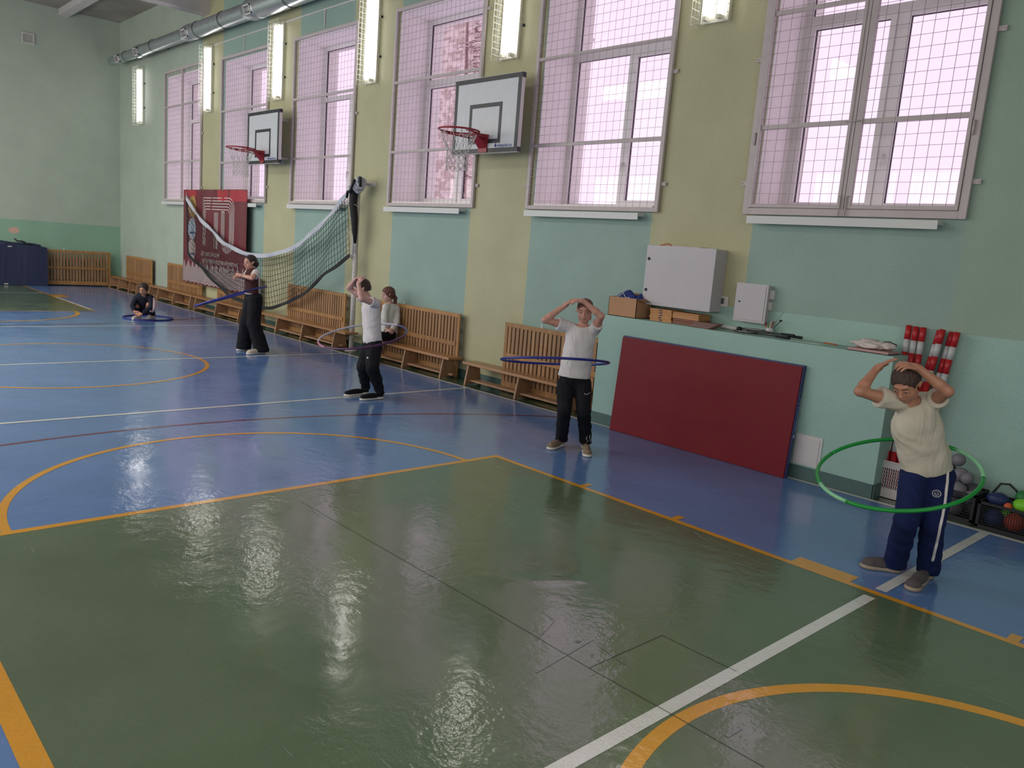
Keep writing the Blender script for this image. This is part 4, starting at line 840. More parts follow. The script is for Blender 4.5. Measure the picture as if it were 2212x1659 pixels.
for x, y, z, r, c, nm, soft in CB: ball(x, y, z, r, mat('ball_'+nm.replace(' ', '_'), c, .55, noise=.1, bump=.5 if soft else 0, bscale=60), nm+' ball in the black crate at the right edge', 'coloured balls in the crate', soft=soft)
g = thing('black_strap', 'loop of black strap draped over the coloured balls and crate', 'strap', (9.68, 4.50, .25)); MB().tube([(-.10, .0, .0), (-.06, .02, .085), (.0, .03, .095), (.06, .02, .055), (.10, .0, .0)], .022, 7, r2=.35).build('strap_loop', black_m, g)
# ================================================================== OUTDOORS: brick block and bare branches beyond the fourth window


# ================================================================== PEOPLE
class Fld:
    def __init__(s, lo, hi, h):
        s.h = h; s.lo = np.array(lo, np.float32); n = np.ceil((np.array(hi)-np.array(lo))/h).astype(int)+1
        s.n = n; s.D = np.full(n, 0.2, np.float32); s.ax = [s.lo[i]+h*np.arange(n[i], dtype=np.float32) for i in range(3)]
    def _loc(s, lo, hi):
        sl = []
        for i in range(3):
            a = max(0, int(math.floor((lo[i]-s.lo[i])/s.h))); b = min(s.n[i], int(math.ceil((hi[i]-s.lo[i])/s.h))+1)
            if b <= a: return None, None
            sl.append(slice(a, b))
        g = np.meshgrid(*[s.ax[i][sl[i]] for i in range(3)], indexing='ij', sparse=True)
        return tuple(sl), g
    def _mix(s, sl, d, k, op):
        D = s.D[sl]
        if op == 'u':
            if k > 0: hh = np.clip(0.5+0.5*(D-d)/k, 0, 1); R = D*(1-hh)+d*hh-k*hh*(1-hh)
            else: R = np.minimum(D, d)
        else:
            if k > 0: hh = np.clip(0.5-0.5*(D+d)/k, 0, 1); R = D*(1-hh)+(-d)*hh+k*hh*(1-hh)
            else: R = np.maximum(D, -d)
        s.D[sl] = R
    def cap(s, a, b, ra, rb=None, k=0.012, op='u'):
        rb = ra if rb is None else rb; a = np.array(a, float); b = np.array(b, float); m = max(ra, rb)+k+3*s.h
        sl, g = s._loc(np.minimum(a, b)-m, np.maximum(a, b)+m)
        if sl is None: return s
        ab = b-a; L2 = max(float(ab@ab), 1e-9); p = [g[i]-a[i] for i in range(3)]
        t = np.clip((p[0]*ab[0]+p[1]*ab[1]+p[2]*ab[2])/L2, 0, 1)
        d = np.sqrt(sum((p[i]-t*ab[i])**2 for i in range(3)))-(ra+(rb-ra)*t); s._mix(sl, d.astype(np.float32), k, op); return s
    def chain(s, pts, rs, k=0.012):
        for i in range(len(pts)-1): s.cap(pts[i], pts[i+1], rs[i], rs[i+1], k)
        return s
    def ell(s, c, r, R=None, k=0.012, op='u'):
        c = np.array(c, float); r = np.array(r, float); m = max(r)+k+3*s.h; sl, g = s._loc(c-m, c+m)
        if sl is None: return s
        R = np.eye(3) if R is None else np.array(R); p = [g[i]-c[i] for i in range(3)]
        q = [p[0]*R[0][j]+p[1]*R[1][j]+p[2]*R[2][j] for j in range(3)]      # R columns = local axes
        k0 = np.sqrt(sum((q[j]/r[j])**2 for j in range(3))); k1 = np.sqrt(sum((q[j]/r[j]**2)**2 for j in range(3)))
        d = k0*(k0-1)/np.maximum(k1, 1e-6); s._mix(sl, d.astype(np.float32), k, op); return s
    def ecap(s, a, b, ra, rb, fw, flat, k=0.012):
        """capsule flattened along fw"""
        a = np.array(a, float); b = np.array(b, float); m = max(ra, rb)+k+3*s.h; sl, g = s._loc(np.minimum(a, b)-m, np.maximum(a, b)+m)
        if sl is None: return s
        p = [g[i]-a[i] for i in range(3)]; w = p[0]*fw[0]+p[1]*fw[1]+p[2]*fw[2]; e = 1/flat-1; p = [p[i]+w*e*fw[i] for i in range(3)]
        ab = b-a; ab = ab+(ab@fw)*e*fw; t = np.clip((p[0]*ab[0]+p[1]*ab[1]+p[2]*ab[2])/max(float(ab@ab), 1e-9), 0, 1)
        d = (np.sqrt(sum((p[i]-t*ab[i])**2 for i in range(3)))-(ra+(rb-ra)*t))*(.5+.5*flat); s._mix(sl, d.astype(np.float32), k, 'u'); return s
    def cut(s, p, n, k=0.0, lo=None, hi=None):
        """keep the side where (x-p).n < 0 (within lo..hi)"""
        n = np.array(n, float); n /= np.linalg.norm(n); p = np.array(p, float)
        sl, g = s._loc(lo if lo is not None else s.lo, hi if hi is not None else s.lo+s.n*s.h)
        if sl is None: return s
        d = sum((g[i]-p[i])*n[i] for i in range(3)).astype(np.float32); s._mix(sl, -d, k, 's'); return s
    def noise(s, fn):
        g = np.meshgrid(*s.ax, indexing='ij', sparse=True); m = np.abs(s.D) < 0.05
        N_ = np.broadcast_to(fn(*g), s.D.shape); s.D[m] += N_[m].astype(np.float32); return s
    def mesh(s, name, m, parent, smooth=2):
        D = s.D; ins = D < 0; n = D.shape
        cs = np.zeros(tuple(q-1 for q in n), np.uint8)
        for dx in (0, 1):
            for dy in (0, 1):
                for dz in (0, 1): cs += ins[dx:n[0]-1+dx, dy:n[1]-1+dy, dz:n[2]-1+dz]
        act = (cs > 0) & (cs < 8); idx = np.argwhere(act); vid = np.full(act.shape, -1, np.int32); vid[act] = np.arange(len(idx))
        acc = np.zeros((len(idx), 3)); cnt = np.zeros(len(idx))
        C = [(0, 0, 0), (1, 0, 0), (0, 1, 0), (1, 1, 0), (0, 0, 1), (1, 0, 1), (0, 1, 1), (1, 1, 1)]
        E = [(0, 1), (2, 3), (4, 5), (6, 7), (0, 2), (1, 3), (4, 6), (5, 7), (0, 4), (1, 5), (2, 6), (3, 7)]
        val = [D[idx[:, 0]+c[0], idx[:, 1]+c[1], idx[:, 2]+c[2]] for c in C]
        for a, b in E:
            va, vb = val[a], val[b]; mk = (va < 0) != (vb < 0); t = np.where(mk, va/np.where(np.abs(va-vb) < 1e-9, 1e-9, va-vb), 0)
            p = np.array(C[a])[None]+(np.array(C[b])-np.array(C[a]))[None]*t[:, None]; acc[mk] += p[mk]; cnt[mk] += 1
        V = (idx+acc/np.maximum(cnt, 1)[:, None])*s.h+s.lo
        F = []
        for ax in range(3):
            o = [1, 2] if ax == 0 else ([2, 0] if ax == 1 else [0, 1])
            sl0 = [slice(None)]*3; sl1 = [slice(None)]*3; sl0[ax] = slice(0, -1); sl1[ax] = slice(1, None)
            A = ins[tuple(sl0)]; B = ins[tuple(sl1)]; ch = np.argwhere(A != B); sg = A[tuple(ch.T)] if len(ch) else np.zeros(0, bool)
            ok = (ch[:, o[0]] > 0) & (ch[:, o[1]] > 0) & (ch[:, o[0]] < n[o[0]]-1) & (ch[:, o[1]] < n[o[1]]-1); ch = ch[ok]; sg = sg[ok]
            def cell(d0, d1):
                q = ch.copy(); q[:, o[0]] -= d0; q[:, o[1]] -= d1; return vid[q[:, 0], q[:, 1], q[:, 2]]
            q = np.stack([cell(1, 1), cell(0, 1), cell(0, 0), cell(1, 0)], -1); q[~sg] = q[~sg][:, ::-1]; F.append(q)
        F = np.concatenate(F); F = F[(F >= 0).all(1)]
        # light smoothing
        for _ in range(smooth):
            S_ = np.zeros_like(V); c_ = np.zeros(len(V))
            for i in range(4):
                a, b = F[:, i], F[:, (i+1) % 4]; 
                for j in range(3): S_[:, j] += np.bincount(a, V[b, j], len(V))+np.bincount(b, V[a, j], len(V))
                c_ += np.bincount(a, minlength=len(V))+np.bincount(b, minlength=len(V))
            V = 0.5*V+0.5*S_/np.maximum(c_, 1)[:, None]
        L = world_loc(parent); V = V-np.array(L)
        me = bpy.data.meshes.new(name); me.vertices.add(len(V)); me.vertices.foreach_set('co', V.astype(np.float32).ravel())
        me.loops.add(F.size); me.loops.foreach_set('vertex_index', F.ravel().astype(np.int32)); me.polygons.add(len(F)); me.polygons.foreach_set('loop_start', np.arange(0, F.size, 4, dtype=np.int32)); me.polygons.foreach_set('loop_total', np.full(len(F), 4, np.int32))
        me.polygons.foreach_set('use_smooth', np.ones(len(F), bool)); me.update(calc_edges=True); return link(name, me, m, parent)
A_ = lambda *q: np.array(q, float)
nrm = lambda v: v/np.linalg.norm(v)
def ray(px, py): return (px-1106)/FPX*_r+(829.5-py)/FPX*_u+_f
fh = nrm(A_(_f[0], _f[1], 0)); rh = np.cross(fh, [0, 0, 1.0])
def floor_at(px, py, z=0.0): d = ray(px, py); return CAM+d*(z-CAM[2])/d[2]
class Pose:
    def __init__(s, base): s.D0 = float((np.array(base)-CAM)@fh)
    def P(s, px, py, d=0.0): r = ray(px, py); return CAM+r*(s.D0-d)/(r@fh)
    def C(s, par, px, py, L, near=True):
        """point on the sight line at bone length L from its parent joint"""
        r = nrm(ray(px, py)); oc = par-CAM; b = float(r@oc); q = float(oc@oc)-L*L; disc = b*b-q
        t = b if disc < 0 else b-(1 if near else -1)*math.sqrt(disc); return CAM+r*t
def face_dir(yaw, pitch, roll=0):
    y, p = math.radians(yaw), math.radians(pitch)
    F = math.cos(p)*(-fh*math.cos(y)-rh*math.sin(y))-A_(0, 0, 1)*math.sin(p); F = nrm(F)
    S = nrm(np.cross(F, [0, 0, 1.0])); U = np.cross(S, F); a = math.radians(roll); S2 = S*math.cos(a)+U*math.sin(a); U2 = -S*math.sin(a)+U*math.cos(a)
    return np.stack([S2, F, U2], -1)                                   # columns: side, forward, up
skin = lambda nm, c: skin_mat(nm, c)
def skin_mat(nm, c):
    if nm in MATS: return MATS[nm]
    m = mat(nm, c, 0.5, noise=0.06, nscale=14); p = m.node_tree.nodes['Principled BSDF']; p.inputs['Subsurface Weight'].default_value = 0.0; return m
def cloth(nm, c, bump=.25):
    if nm in MATS: return MATS[nm]
    m = mat(nm, c, 0.85, spec=.2, noise=0.04, nscale=9); nt = m.node_tree; tc = N(nt, 'ShaderNodeTexCoord'); mp = N(nt, 'ShaderNodeMapping'); mp.inputs['Rotation'].default_value = (.5, .6, .3); mp.inputs['Scale'].default_value = (1.6, 1.6, .7)
    lk(nt, tc.outputs['Object'], mp.inputs[0]); n = N(nt, 'ShaderNodeTexNoise'); n.inputs['Scale'].default_value = 4.2; n.inputs['Detail'].default_value = 2; n.inputs['Distortion'].default_value = 0.7; lk(nt, mp.outputs[0], n.inputs['Vector'])
    h = mth(nt, 'ABSOLUTE', mth(nt, 'SUBTRACT', n.outputs['Fac'], .5)); h = mth(nt, 'ADD', mth(nt, 'SQRT', mth(nt, 'ADD', mth(nt, 'MULTIPLY', h, h), .0012)), mth(nt, 'MULTIPLY', noise(nt, tc.outputs['Object'], 240, 2), .008))
    b = N(nt, 'ShaderNodeBump'); b.inputs['Strength'].default_value = .6; b.inputs['Distance'].default_value = .06; lk(nt, h, b.inputs['Height']); lk(nt, b.outputs[0], m.node_tree.nodes['Principled BSDF'].inputs['Normal']); return m
eye_w = mat('eye_white', srgb(165, 150, 145), .3); iris_m = mat('iris_dark', srgb(52, 40, 36), .25); lip_m = mat('lip_rose', srgb(148, 92, 88), .5); brow_m = mat('brow_brown', srgb(78, 56, 46), .8)
def head(fb, c, R, s, k=.008):
    """c = head centre, R columns side/forward/up, s = scale (1 = 0.215 m tall head)"""
    T = lambda x, y, z: c+R@(A_(x, y, z)*s)
    fb.ell(T(0, -.012, .030), A_(.073, .090, .076)*s, R, k)          # cranium
    fb.ell(T(0, .018, -.030), A_(.060, .064, .074)*s, R, .02*s)      # face
    fb.ell(T(0, .042, -.082), A_(.030, .026, .024)*s, R, .022*s)     # chin
    for q in (-1, 1):
        fb.ell(T(q*.036, .034, -.040), A_(.026, .030, .030)*s, R, .015*s)   # cheek
        fb.ell(T(q*.044, .002, -.068), A_(.018, .036, .022)*s, R, .018*s)   # jaw
        fb.ell(T(q*.030, .090, .002), A_(.017, .014, .012)*s, R, .010*s, 's')   # eye socket
        fb.ell(T(q*.030, .070, -.001), A_(.014, .013, .0105)*s, R, .003*s)      # lid
        fb.cap(T(q*.074, -.004, .004), T(q*.080, -.014, .012), .011*s, .012*s, .004*s); fb.cap(T(q*.074, -.002, -.014), T(q*.076, -.008, .0), .007*s, .010*s, .005*s)  # ear
        fb.ell(T(q*.009, .092, -.034), A_(.008, .009, .007)*s, R, .005*s)   # nostril wing
    fb.cap(T(0, .078, .004), T(0, .097, -.029), .0085*s, .0105*s, .010*s)  # nose
    fb.ell(T(0, .074, .022), A_(.040, .012, .010)*s, R, .014*s)      # brow ridge
    fb.ell(T(0, .080, -.054), A_(.021, .010, .006)*s, R, .006*s); fb.ell(T(0, .077, -.064), A_(.017, .010, .007)*s, R, .006*s)   # lips
def face_bits(g, c, R, s, mouth=True, open_=0.0):
    T = lambda x, y, z: c+R@(A_(x, y, z)*s); M3 = Matrix(R.tolist())
    def ellm(name, m, cc, r, parent=g, seg=14):
        bm = bmesh.new(); bmesh.ops.create_uvsphere(bm, u_segments=seg, v_segments=seg-4, radius=1)
        L = world_loc(parent)
        for v in bm.verts: v.co = Vector(cc)-L+M3 @ Vector((v.co.x*r[0], v.co.y*r[1], v.co.z*r[2]))
        for f in bm.faces: f.smooth = True
        me = bpy.data.meshes.new(name); bm.to_mesh(me); bm.free(); return link(name, me, m, parent)
    for q in (-1, 1):
        e = ellm('eye', eye_w, T(q*.030, .0765, -.001), A_(.0120, .0082, .0046)*s); 
        ii = ellm('iris', iris_m, T(q*.030, .0825, -.0015), A_(.0062, .0036, .0046)*s)
        ii.parent = e
        b = MB(); pts = [T(q*(.016+.010*j), .086-.004*j+(.001 if j == 1 else 0), .018+.003*math.sin(j*1.4)) for j in range(4)]
        b.tube([Vector(p) for p in pts], [.0024*s, .0034*s, .003*s, .0016*s], 5); b.build('eyebrow', brow_m, g, world=True)
    if mouth:
        if open_ > 0: ellm('mouth', mat('mouth_dark', srgb(60, 30, 30), .6), T(0, .083, -.060), A_(.016, .009, .010*open_)*s)
        b = MB(); b.tube([Vector(T(x, .0895-abs(x)*.25, -.058+abs(x)*.10)) for x in (-.020, -.010, 0, .010, .020)], [.0016*s, .0036*s, .0030*s, .0036*s, .0016*s], 6); b.build('lips', lip_m, g, world=True)
def hair_cap(g, c, R, s, h, m, front=.055, low=-.03, thick=.010, tail=None, name='hair', nz=.0022, oz=.105, ears=True):
    """hair as a shell round the cranium, open at the face"""
    T = lambda x, y, z: c+R@(A_(x, y, z)*s); f = Fld(c-.22*s, c+.20*s, h) if tail is None else Fld(c-A_(.25, .25, .45)*s, c+A_(.25, .25, .2)*s, h)
    f.ell(T(0, -.014, .034), (A_(.073, .090, .076)+thick)*s, R, 0)
    f.ell(T(0, -.045, -.005), (A_(.060, .055, .06)+thick*.8)*s, R, .02*s)
    f.ell(T(0, .070, -.055), A_(.078, .075, oz)*s, R, .012*s, 's')        # opening for the face
    f.cut(T(0, 0, low), -R[:, 2]+R[:, 1]*.25)
    for q in ((-1, 1) if ears else ()): f.ell(T(q*.085, .012, -.008), A_(.022, .030, .032)*s, R, .006*s, 's')
    if tail: f.chain([T(*p) for p in tail[0]], [r*s for r in tail[1]], .015*s)
    f.noise(lambda x, y, z: nz*np.sin(x*160+y*90)*np.cos(z*60+x*40))
    return f.mesh(name, m, g, 1)
def hand(fb, wr, dr, nm, s, curl=(25, 35, 25), spread=7, thumb=1, tcurl=20, k=.004):
    """wr wrist, dr finger direction, nm palm-facing normal, thumb = +1/-1 side"""
    dr = nrm(dr); nm = nrm(nm-dr*(nm@dr)); sd = np.cross(dr, nm)*thumb; L = .072*s
    Rm = np.stack([sd, nm, dr], -1)
    fb.ell(wr+dr*L*.50, A_(.036, .0125, .044)*s, Rm, .012*s)
    fb.cap(wr+dr*L*.85+sd*.022*s, wr+dr*L*.85-sd*.024*s, .0105*s, .0095*s, .010*s)
    for i, (o, l) in enumerate(((.0265, .062), (.009, .070), (-.0085, .065), (-.0255, .052))):
        a = math.radians((1.4-i)*spread); d = dr*math.cos(a)+sd*math.sin(a); p = wr+dr*L*(.97-(.05 if i == 3 else 0))+sd*o*s; cc = 0
        for j, (fr_, rr) in enumerate(((.45, .0088), (.31, .0080), (.24, .0070))):
            cc += math.radians(curl[j]); q = p+(d*math.cos(cc)+nm*math.sin(cc))*l*fr_*s; fb.cap(p, q, rr*s*(.93 if i == 3 else 1), (rr-.0006)*s, k*s if j else .006*s); p = q
    p = wr+dr*L*.22+sd*.024*s; a = math.radians(42); q = p+(dr*math.cos(a)+sd*math.sin(a)+nm*.25)*.034*s; fb.cap(p, q, .0135*s, .0105*s, .010*s)
    a = math.radians(42-tcurl); q2 = q+(dr*math.cos(a)+sd*math.sin(a)+nm*.2)*.026*s; fb.cap(q, q2, .0102*s, .0092*s, k*s); a -= math.radians(tcurl*.6); fb.cap(q2, q2+(dr*math.cos(a)+sd*math.sin(a)+nm*.2)*.022*s, .009*s, .0078*s, k*s)
def shoe(g, heel, toe, s, m_up, m_sole, name='shoe', wd=.038, ankle=None, h=.006):
    heel = np.array(heel); toe = np.array(toe); heel[2] = toe[2] = 0; d = nrm(toe-heel); sd = A_(-d[1], d[0], 0); up = A_(0, 0, 1); R = np.stack([sd, d, up], -1); L = np.linalg.norm(toe-heel)
    lo = np.minimum(heel, toe)-.09; hi = np.maximum(heel, toe)+.09; lo[2] = -.02; hi[2] = .16
    f = Fld(lo, hi, h); c = heel+d*.035
    f.ell(heel+d*.045+up*.042, A_(wd*.82, .045, .046)*A_(s, s, s), R, 0); f.ell(heel+d*L*.55+up*.040, A_(wd*.97, L*.36, .040), R, .03); f.ell(toe-d*.052+up*.034, A_(wd*1.05, .056, .032), R, .02)
    f.cap(heel+d*.045+up*.05, heel+d*.052+up*.088, .036*s, .033*s, .012)
    f.cut(heel+up*.016, -up); f.cut(heel+up*.092, up)
    sh = f.mesh(name, m_up, g, 1)
    f = Fld(lo, hi, h)
    f.ell(heel+d*.045+up*.012, A_(wd*1.0, .054, .042), R, 0); f.ell(heel+d*L*.55+up*.012, A_(wd*1.02, L*.40, .024), R, .03); f.ell(toe-d*.052+up*.012, A_(wd*1.18, .064, .028), R, .02); f.cut(heel+up*.034, up); f.cut(heel+up*.0015, -up)
    so = f.mesh('sole', m_sole, g, 1); so.parent = sh
    b = MB()
    for j in range(4):
        p = heel+d*(L*.42+.018*j)+up*(.068-.007*j); b.tube([Vector(p-sd*.018), Vector(p+up*.004), Vector(p+sd*.018)], .0028, 5)
    lc = b.build('laces', m_sole, g, world=True, kind='stuff'); lc.parent = sh
    return sh
def arm(fb, S, E, W, s, k=.012):
    m = S+(E-S)*.45; fb.cap(S, m, .039*s, .037*s, k); fb.cap(m, E, .037*s, .031*s, k); m2 = E+(W-E)*.30; fb.cap(E, m2, .031*s, .0325*s, k); fb.cap(m2, W, .0325*s, .0215*s, k)
def leg(fb, H, K, A, s, k=.012):
    fb.cap(H, K, .070*s, .047*s, k); m = K+(A-K)*.3; fb.cap(K, m, .045*s, .048*s, k); fb.cap(m, A, .048*s, .030*s, k)
def bbox(pts, m=.14):
    P_ = np.array(pts); lo = P_.min(0)-m; hi = P_.max(0)+m; lo[2] = max(lo[2], -.01); return lo, hi
def torso(fb, N_, SL, SR, P_, s, k=.03, fat=0.0, front=None):
    """chest to pelvis between neck base and hips"""
    C_ = N_*.72+P_*.28; B_ = N_*.42+P_*.58
    sd = nrm(SL-SR); up = nrm(N_-P_); fw = nrm(np.cross(up, sd)); 
    R = np.stack([sd, fw, up], -1); L = np.linalg.norm(N_-P_)
    fb.ell(N_*.78+P_*.22, A_(.116+fat, .083+fat, .150)*s, R, k); fb.ell(N_*.45+P_*.55, A_(.112+fat, .080+fat, .16)*s, R, k); fb.ell(P_+up*.03, A_(.124+fat, .088+fat, .11)*s, R, k)
    return R
from mathutils.bvhtree import BVHTree
def surf(o, px, py):
    me = o.data; L = np.array(world_loc(o)); tr_ = BVHTree.FromPolygons([v.co for v in me.vertices], [p.vertices[:] for p in me.polygons])
    r = nrm(ray(px, py)); h = tr_.ray_cast(Vector(CAM-L), Vector(r)); 
    return (None, None) if h[0] is None else (np.array(h[0])+L, np.array(h[1]))
def person(label, J, s, R, hc, cfg, h=.005):
    g = thing('person', label, 'person', tuple(cfg['base']))
    pts = [v for k, v in J.items()]+[hc]; lo, hi = bbox(pts, .16)
    hi[2] = max(hi[2], hc[2]+.15)
    fb = Fld(lo, hi, h); P, Nk = J['P'], J['N']
    torso(fb, Nk, J['SL'], J['SR'], P, s*.92); fb.cap(Nk-A_(0, 0, .05), hc-R[:, 2]*.055*s-R[:, 1]*.020*s, .046*s, .040*s, .02)
    for q in 'LR':
        fb.cap(Nk-A_(0, 0, .04)*s, J['S'+q], .040*s, .042*s, .02*s); arm(fb, J['S'+q], J['E'+q], J['W'+q], s); leg(fb, J['H'+q], J['K'+q], J['A'+q], s*.9)
        hd = cfg['hands'][q]; hand(fb, J['W'+q], hd['dir'], hd['nm'], s*1.0, hd.get('curl', (25, 35, 25)), hd.get('spread', 7), hd.get('thumb', 1), hd.get('tc', 20))
        fb.cap(J['W'+q]-nrm(J['W'+q]-J['E'+q])*.01, J['W'+q]+nrm(hd['dir'])*.02*s, .021*s, .024*s, .01)
    head(fb, hc, R, s)
    body = fb.mesh('body', cfg['skin'], g); face_bits(g, hc, R, s, cfg.get('mouth', True), cfg.get('open', 0))
    # ---- shirt
    c = cfg['shirt']; sp = [J[k] for k in ('N', 'P', 'SL', 'SR', 'EL', 'ER')]+([J['WL'], J['WR']] if c.get('long') else []); lo, hi = bbox(sp, .17)
    f = Fld(lo, hi, h*1.1); fat = c.get('fat', .012); torso(f, Nk, J['SL'], J['SR'], P, s*.95, fat=fat)
    up = nrm(Nk-P); sv = nrm(J['SL']-J['SR']); fw_ = nrm(np.cross(up, sv))
    f.ecap(Nk-up*.14, P-up*(c.get('drop', 0)+.05), (.124+fat)*s*.97, (c.get('hemr', .132)+fat)*s, fw_, .74, .03)
    for q in 'LR':
        S, E, W = J['S'+q], J['E'+q], J['W'+q]; a = c.get('sleeve', .5); f.cap(Nk-A_(0, 0, .03), S, .040*s, .052*s, .02*s)
        if c.get('long'): f.cap(S, E, .055*s, .045*s, .02); f.cap(E, W, .045*s, .034*s, .01)
        else: f.cap(S, S+(E-S)*(a+.12), .054*s, c.get('cuff', .054)*s, .02)
    am = c.get('fold', .003); sdv = nrm(J['SL']-J['SR']); dg = nrm(up*.8+sdv*.6)
    f.noise(lambda x, y, z: am*(np.sin((x*sdv[0]+y*sdv[1])*48+z*13+2.2*np.sin(z*11+x*5))*.45+np.sin(z*44+(x*sdv[0]+y*sdv[1])*26+2.5*np.sin(x*13+y*11))*.35+.35*np.sin((x-y)*75+z*55+2*np.sin(z*21))))
    for q in 'LR':
        S, E = J['S'+q], J['E'+q]
        if not c.get('long'): e = nrm(E-S); cp = S+(E-S)*c.get('sleeve', .5); m_ = .09; f.cut(cp, e, 0, np.minimum(cp-m_, cp-m_+e*.09), np.maximum(cp+m_, cp+m_+e*.09))
        else: W = J['W'+q]; e = nrm(W-E); cp = W-e*.01; m_ = .06; f.cut(cp, e, 0, cp-m_+e*.055, cp+m_)
    hem = P-A_(0, 0, c.get('drop', .02)); f.cut(hem, -(up*.6+A_(0, 0, .4))+c.get('hemtilt', A_(0, 0, 0)))
    nc = Nk+up*.008; f.ell(nc+R[:, 1]*A_(1, 1, 0)*.012+up*.028, A_(.062, .062, .042)*s*c.get('neck', 1.0), None, .004, 's')
    shirt = f.mesh('shirt' if not c.get('name') else c['name'], c['mat'], g, 1)
    # ---- trousers
    c = cfg['pants']; lo, hi = bbox([J[k] for k in ('P', 'HL', 'HR', 'KL', 'KR', 'AL', 'AR')], .15); hi[2] = max(hi[2], P[2]+.12); f = Fld(lo, hi, h*1.15)
    R2 = np.stack([nrm(J['HL']-J['HR']), nrm(np.cross(A_(0, 0, 1), J['HL']-J['HR'])), A_(0, 0, 1)], -1)
    f.ell(P+A_(0, 0, .0), A_(.130, .098, .12)*s*c.get('hip', 1), R2, 0)
    rr = c.get('r', (.088, .066, .055, .050))
    for q in 'LR':
        H, K, A = J['H'+q], J['K'+q], J['A'+q]; M = K+(A-K)*.5; f.cap(H, K, rr[0]*s, rr[1]*s, .03*s); f.cap(K, M, rr[1]*s, rr[2]*s, .012*s); f.cap(M, A-A_(0, 0, .02), rr[2]*s, rr[3]*s, .015)
    am = c.get('fold', .0035); f.noise(lambda x, y, z: am*(.45*np.sin(z*60+x*30+2.5*np.sin(y*17+z*8))+.4*np.sin(z*27-y*42+x*19)+.25*np.sin(x*90+y*70+z*30)))
    f.cut(P+A_(0, 0, c.get('waist', .07)), A_(0, 0, 1))
    for q in 'LR': A = J['A'+q]; cz = A-A_(0, 0, c.get('cuff', .03)); f.cut(cz, A_(0, 0, -1), 0, A_(A[0]-.12, A[1]-.12, -.05), A_(A[0]+.12, A[1]+.12, A[2]+.05))
    pants = f.mesh('trousers', c['mat'], g, 1)
    sh = []
    for q in 'LR': hl, to = cfg['feet'][q]; sh.append(shoe(g, hl, to, s, cfg['shoe'][0], cfg['shoe'][1], wd=cfg.get('shoe_w', .038)))
    return g, body, shirt, pants, sh
skin_a = skin_mat('skin_fair', srgb(196, 144, 126)); skin_b = skin_mat('skin_tan', srgb(176, 124, 100)); skin_c = skin_mat('skin_pale', srgb(200, 156, 144))
tee = cloth('white_tee', srgb(214, 208, 208)); tee_c = cloth('cream_tee', srgb(196, 188, 172)); black_cl = cloth('black_cloth', srgb(24, 24, 30)); navy_cl = cloth('navy_cloth', srgb(24, 34, 76)); brown_cl = cloth('brown_knit', srgb(70, 40, 38), .4); off_white = cloth('off_white_jacket', srgb(208, 206, 200)); charcoal = cloth('charcoal_cloth', srgb(34, 36, 46))
hair_br = mat('hair_brown', srgb(64, 44, 38), .55, noise=.25, nscale=60, bump=.6, bscale=180); hair_g = mat('hair_ginger_brown', srgb(104, 62, 52), .6, noise=.25, nscale=60, bump=.6, bscale=180); hair_d = mat('hair_dark', srgb(46, 30, 30), .5, noise=.25, nscale=60, bump=.6, bscale=180)
sh_grey = cloth('shoe_grey', srgb(86, 80, 80)); so_tan = mat('sole_tan', srgb(150, 134, 116), .6); sh_bei = cloth('shoe_beige', srgb(130, 112, 96)); so_whi = mat('sole_white', srgb(205, 200, 190), .5); sh_blk = cloth('shoe_black', srgb(22, 22, 28)); sh_cream = cloth('shoe_cream', srgb(205, 190, 170))
CH = lambda ps, par, px, py, L, near=True: ps.C(par, px, py, L, near)
toC = -fh
PEOPLE = {}
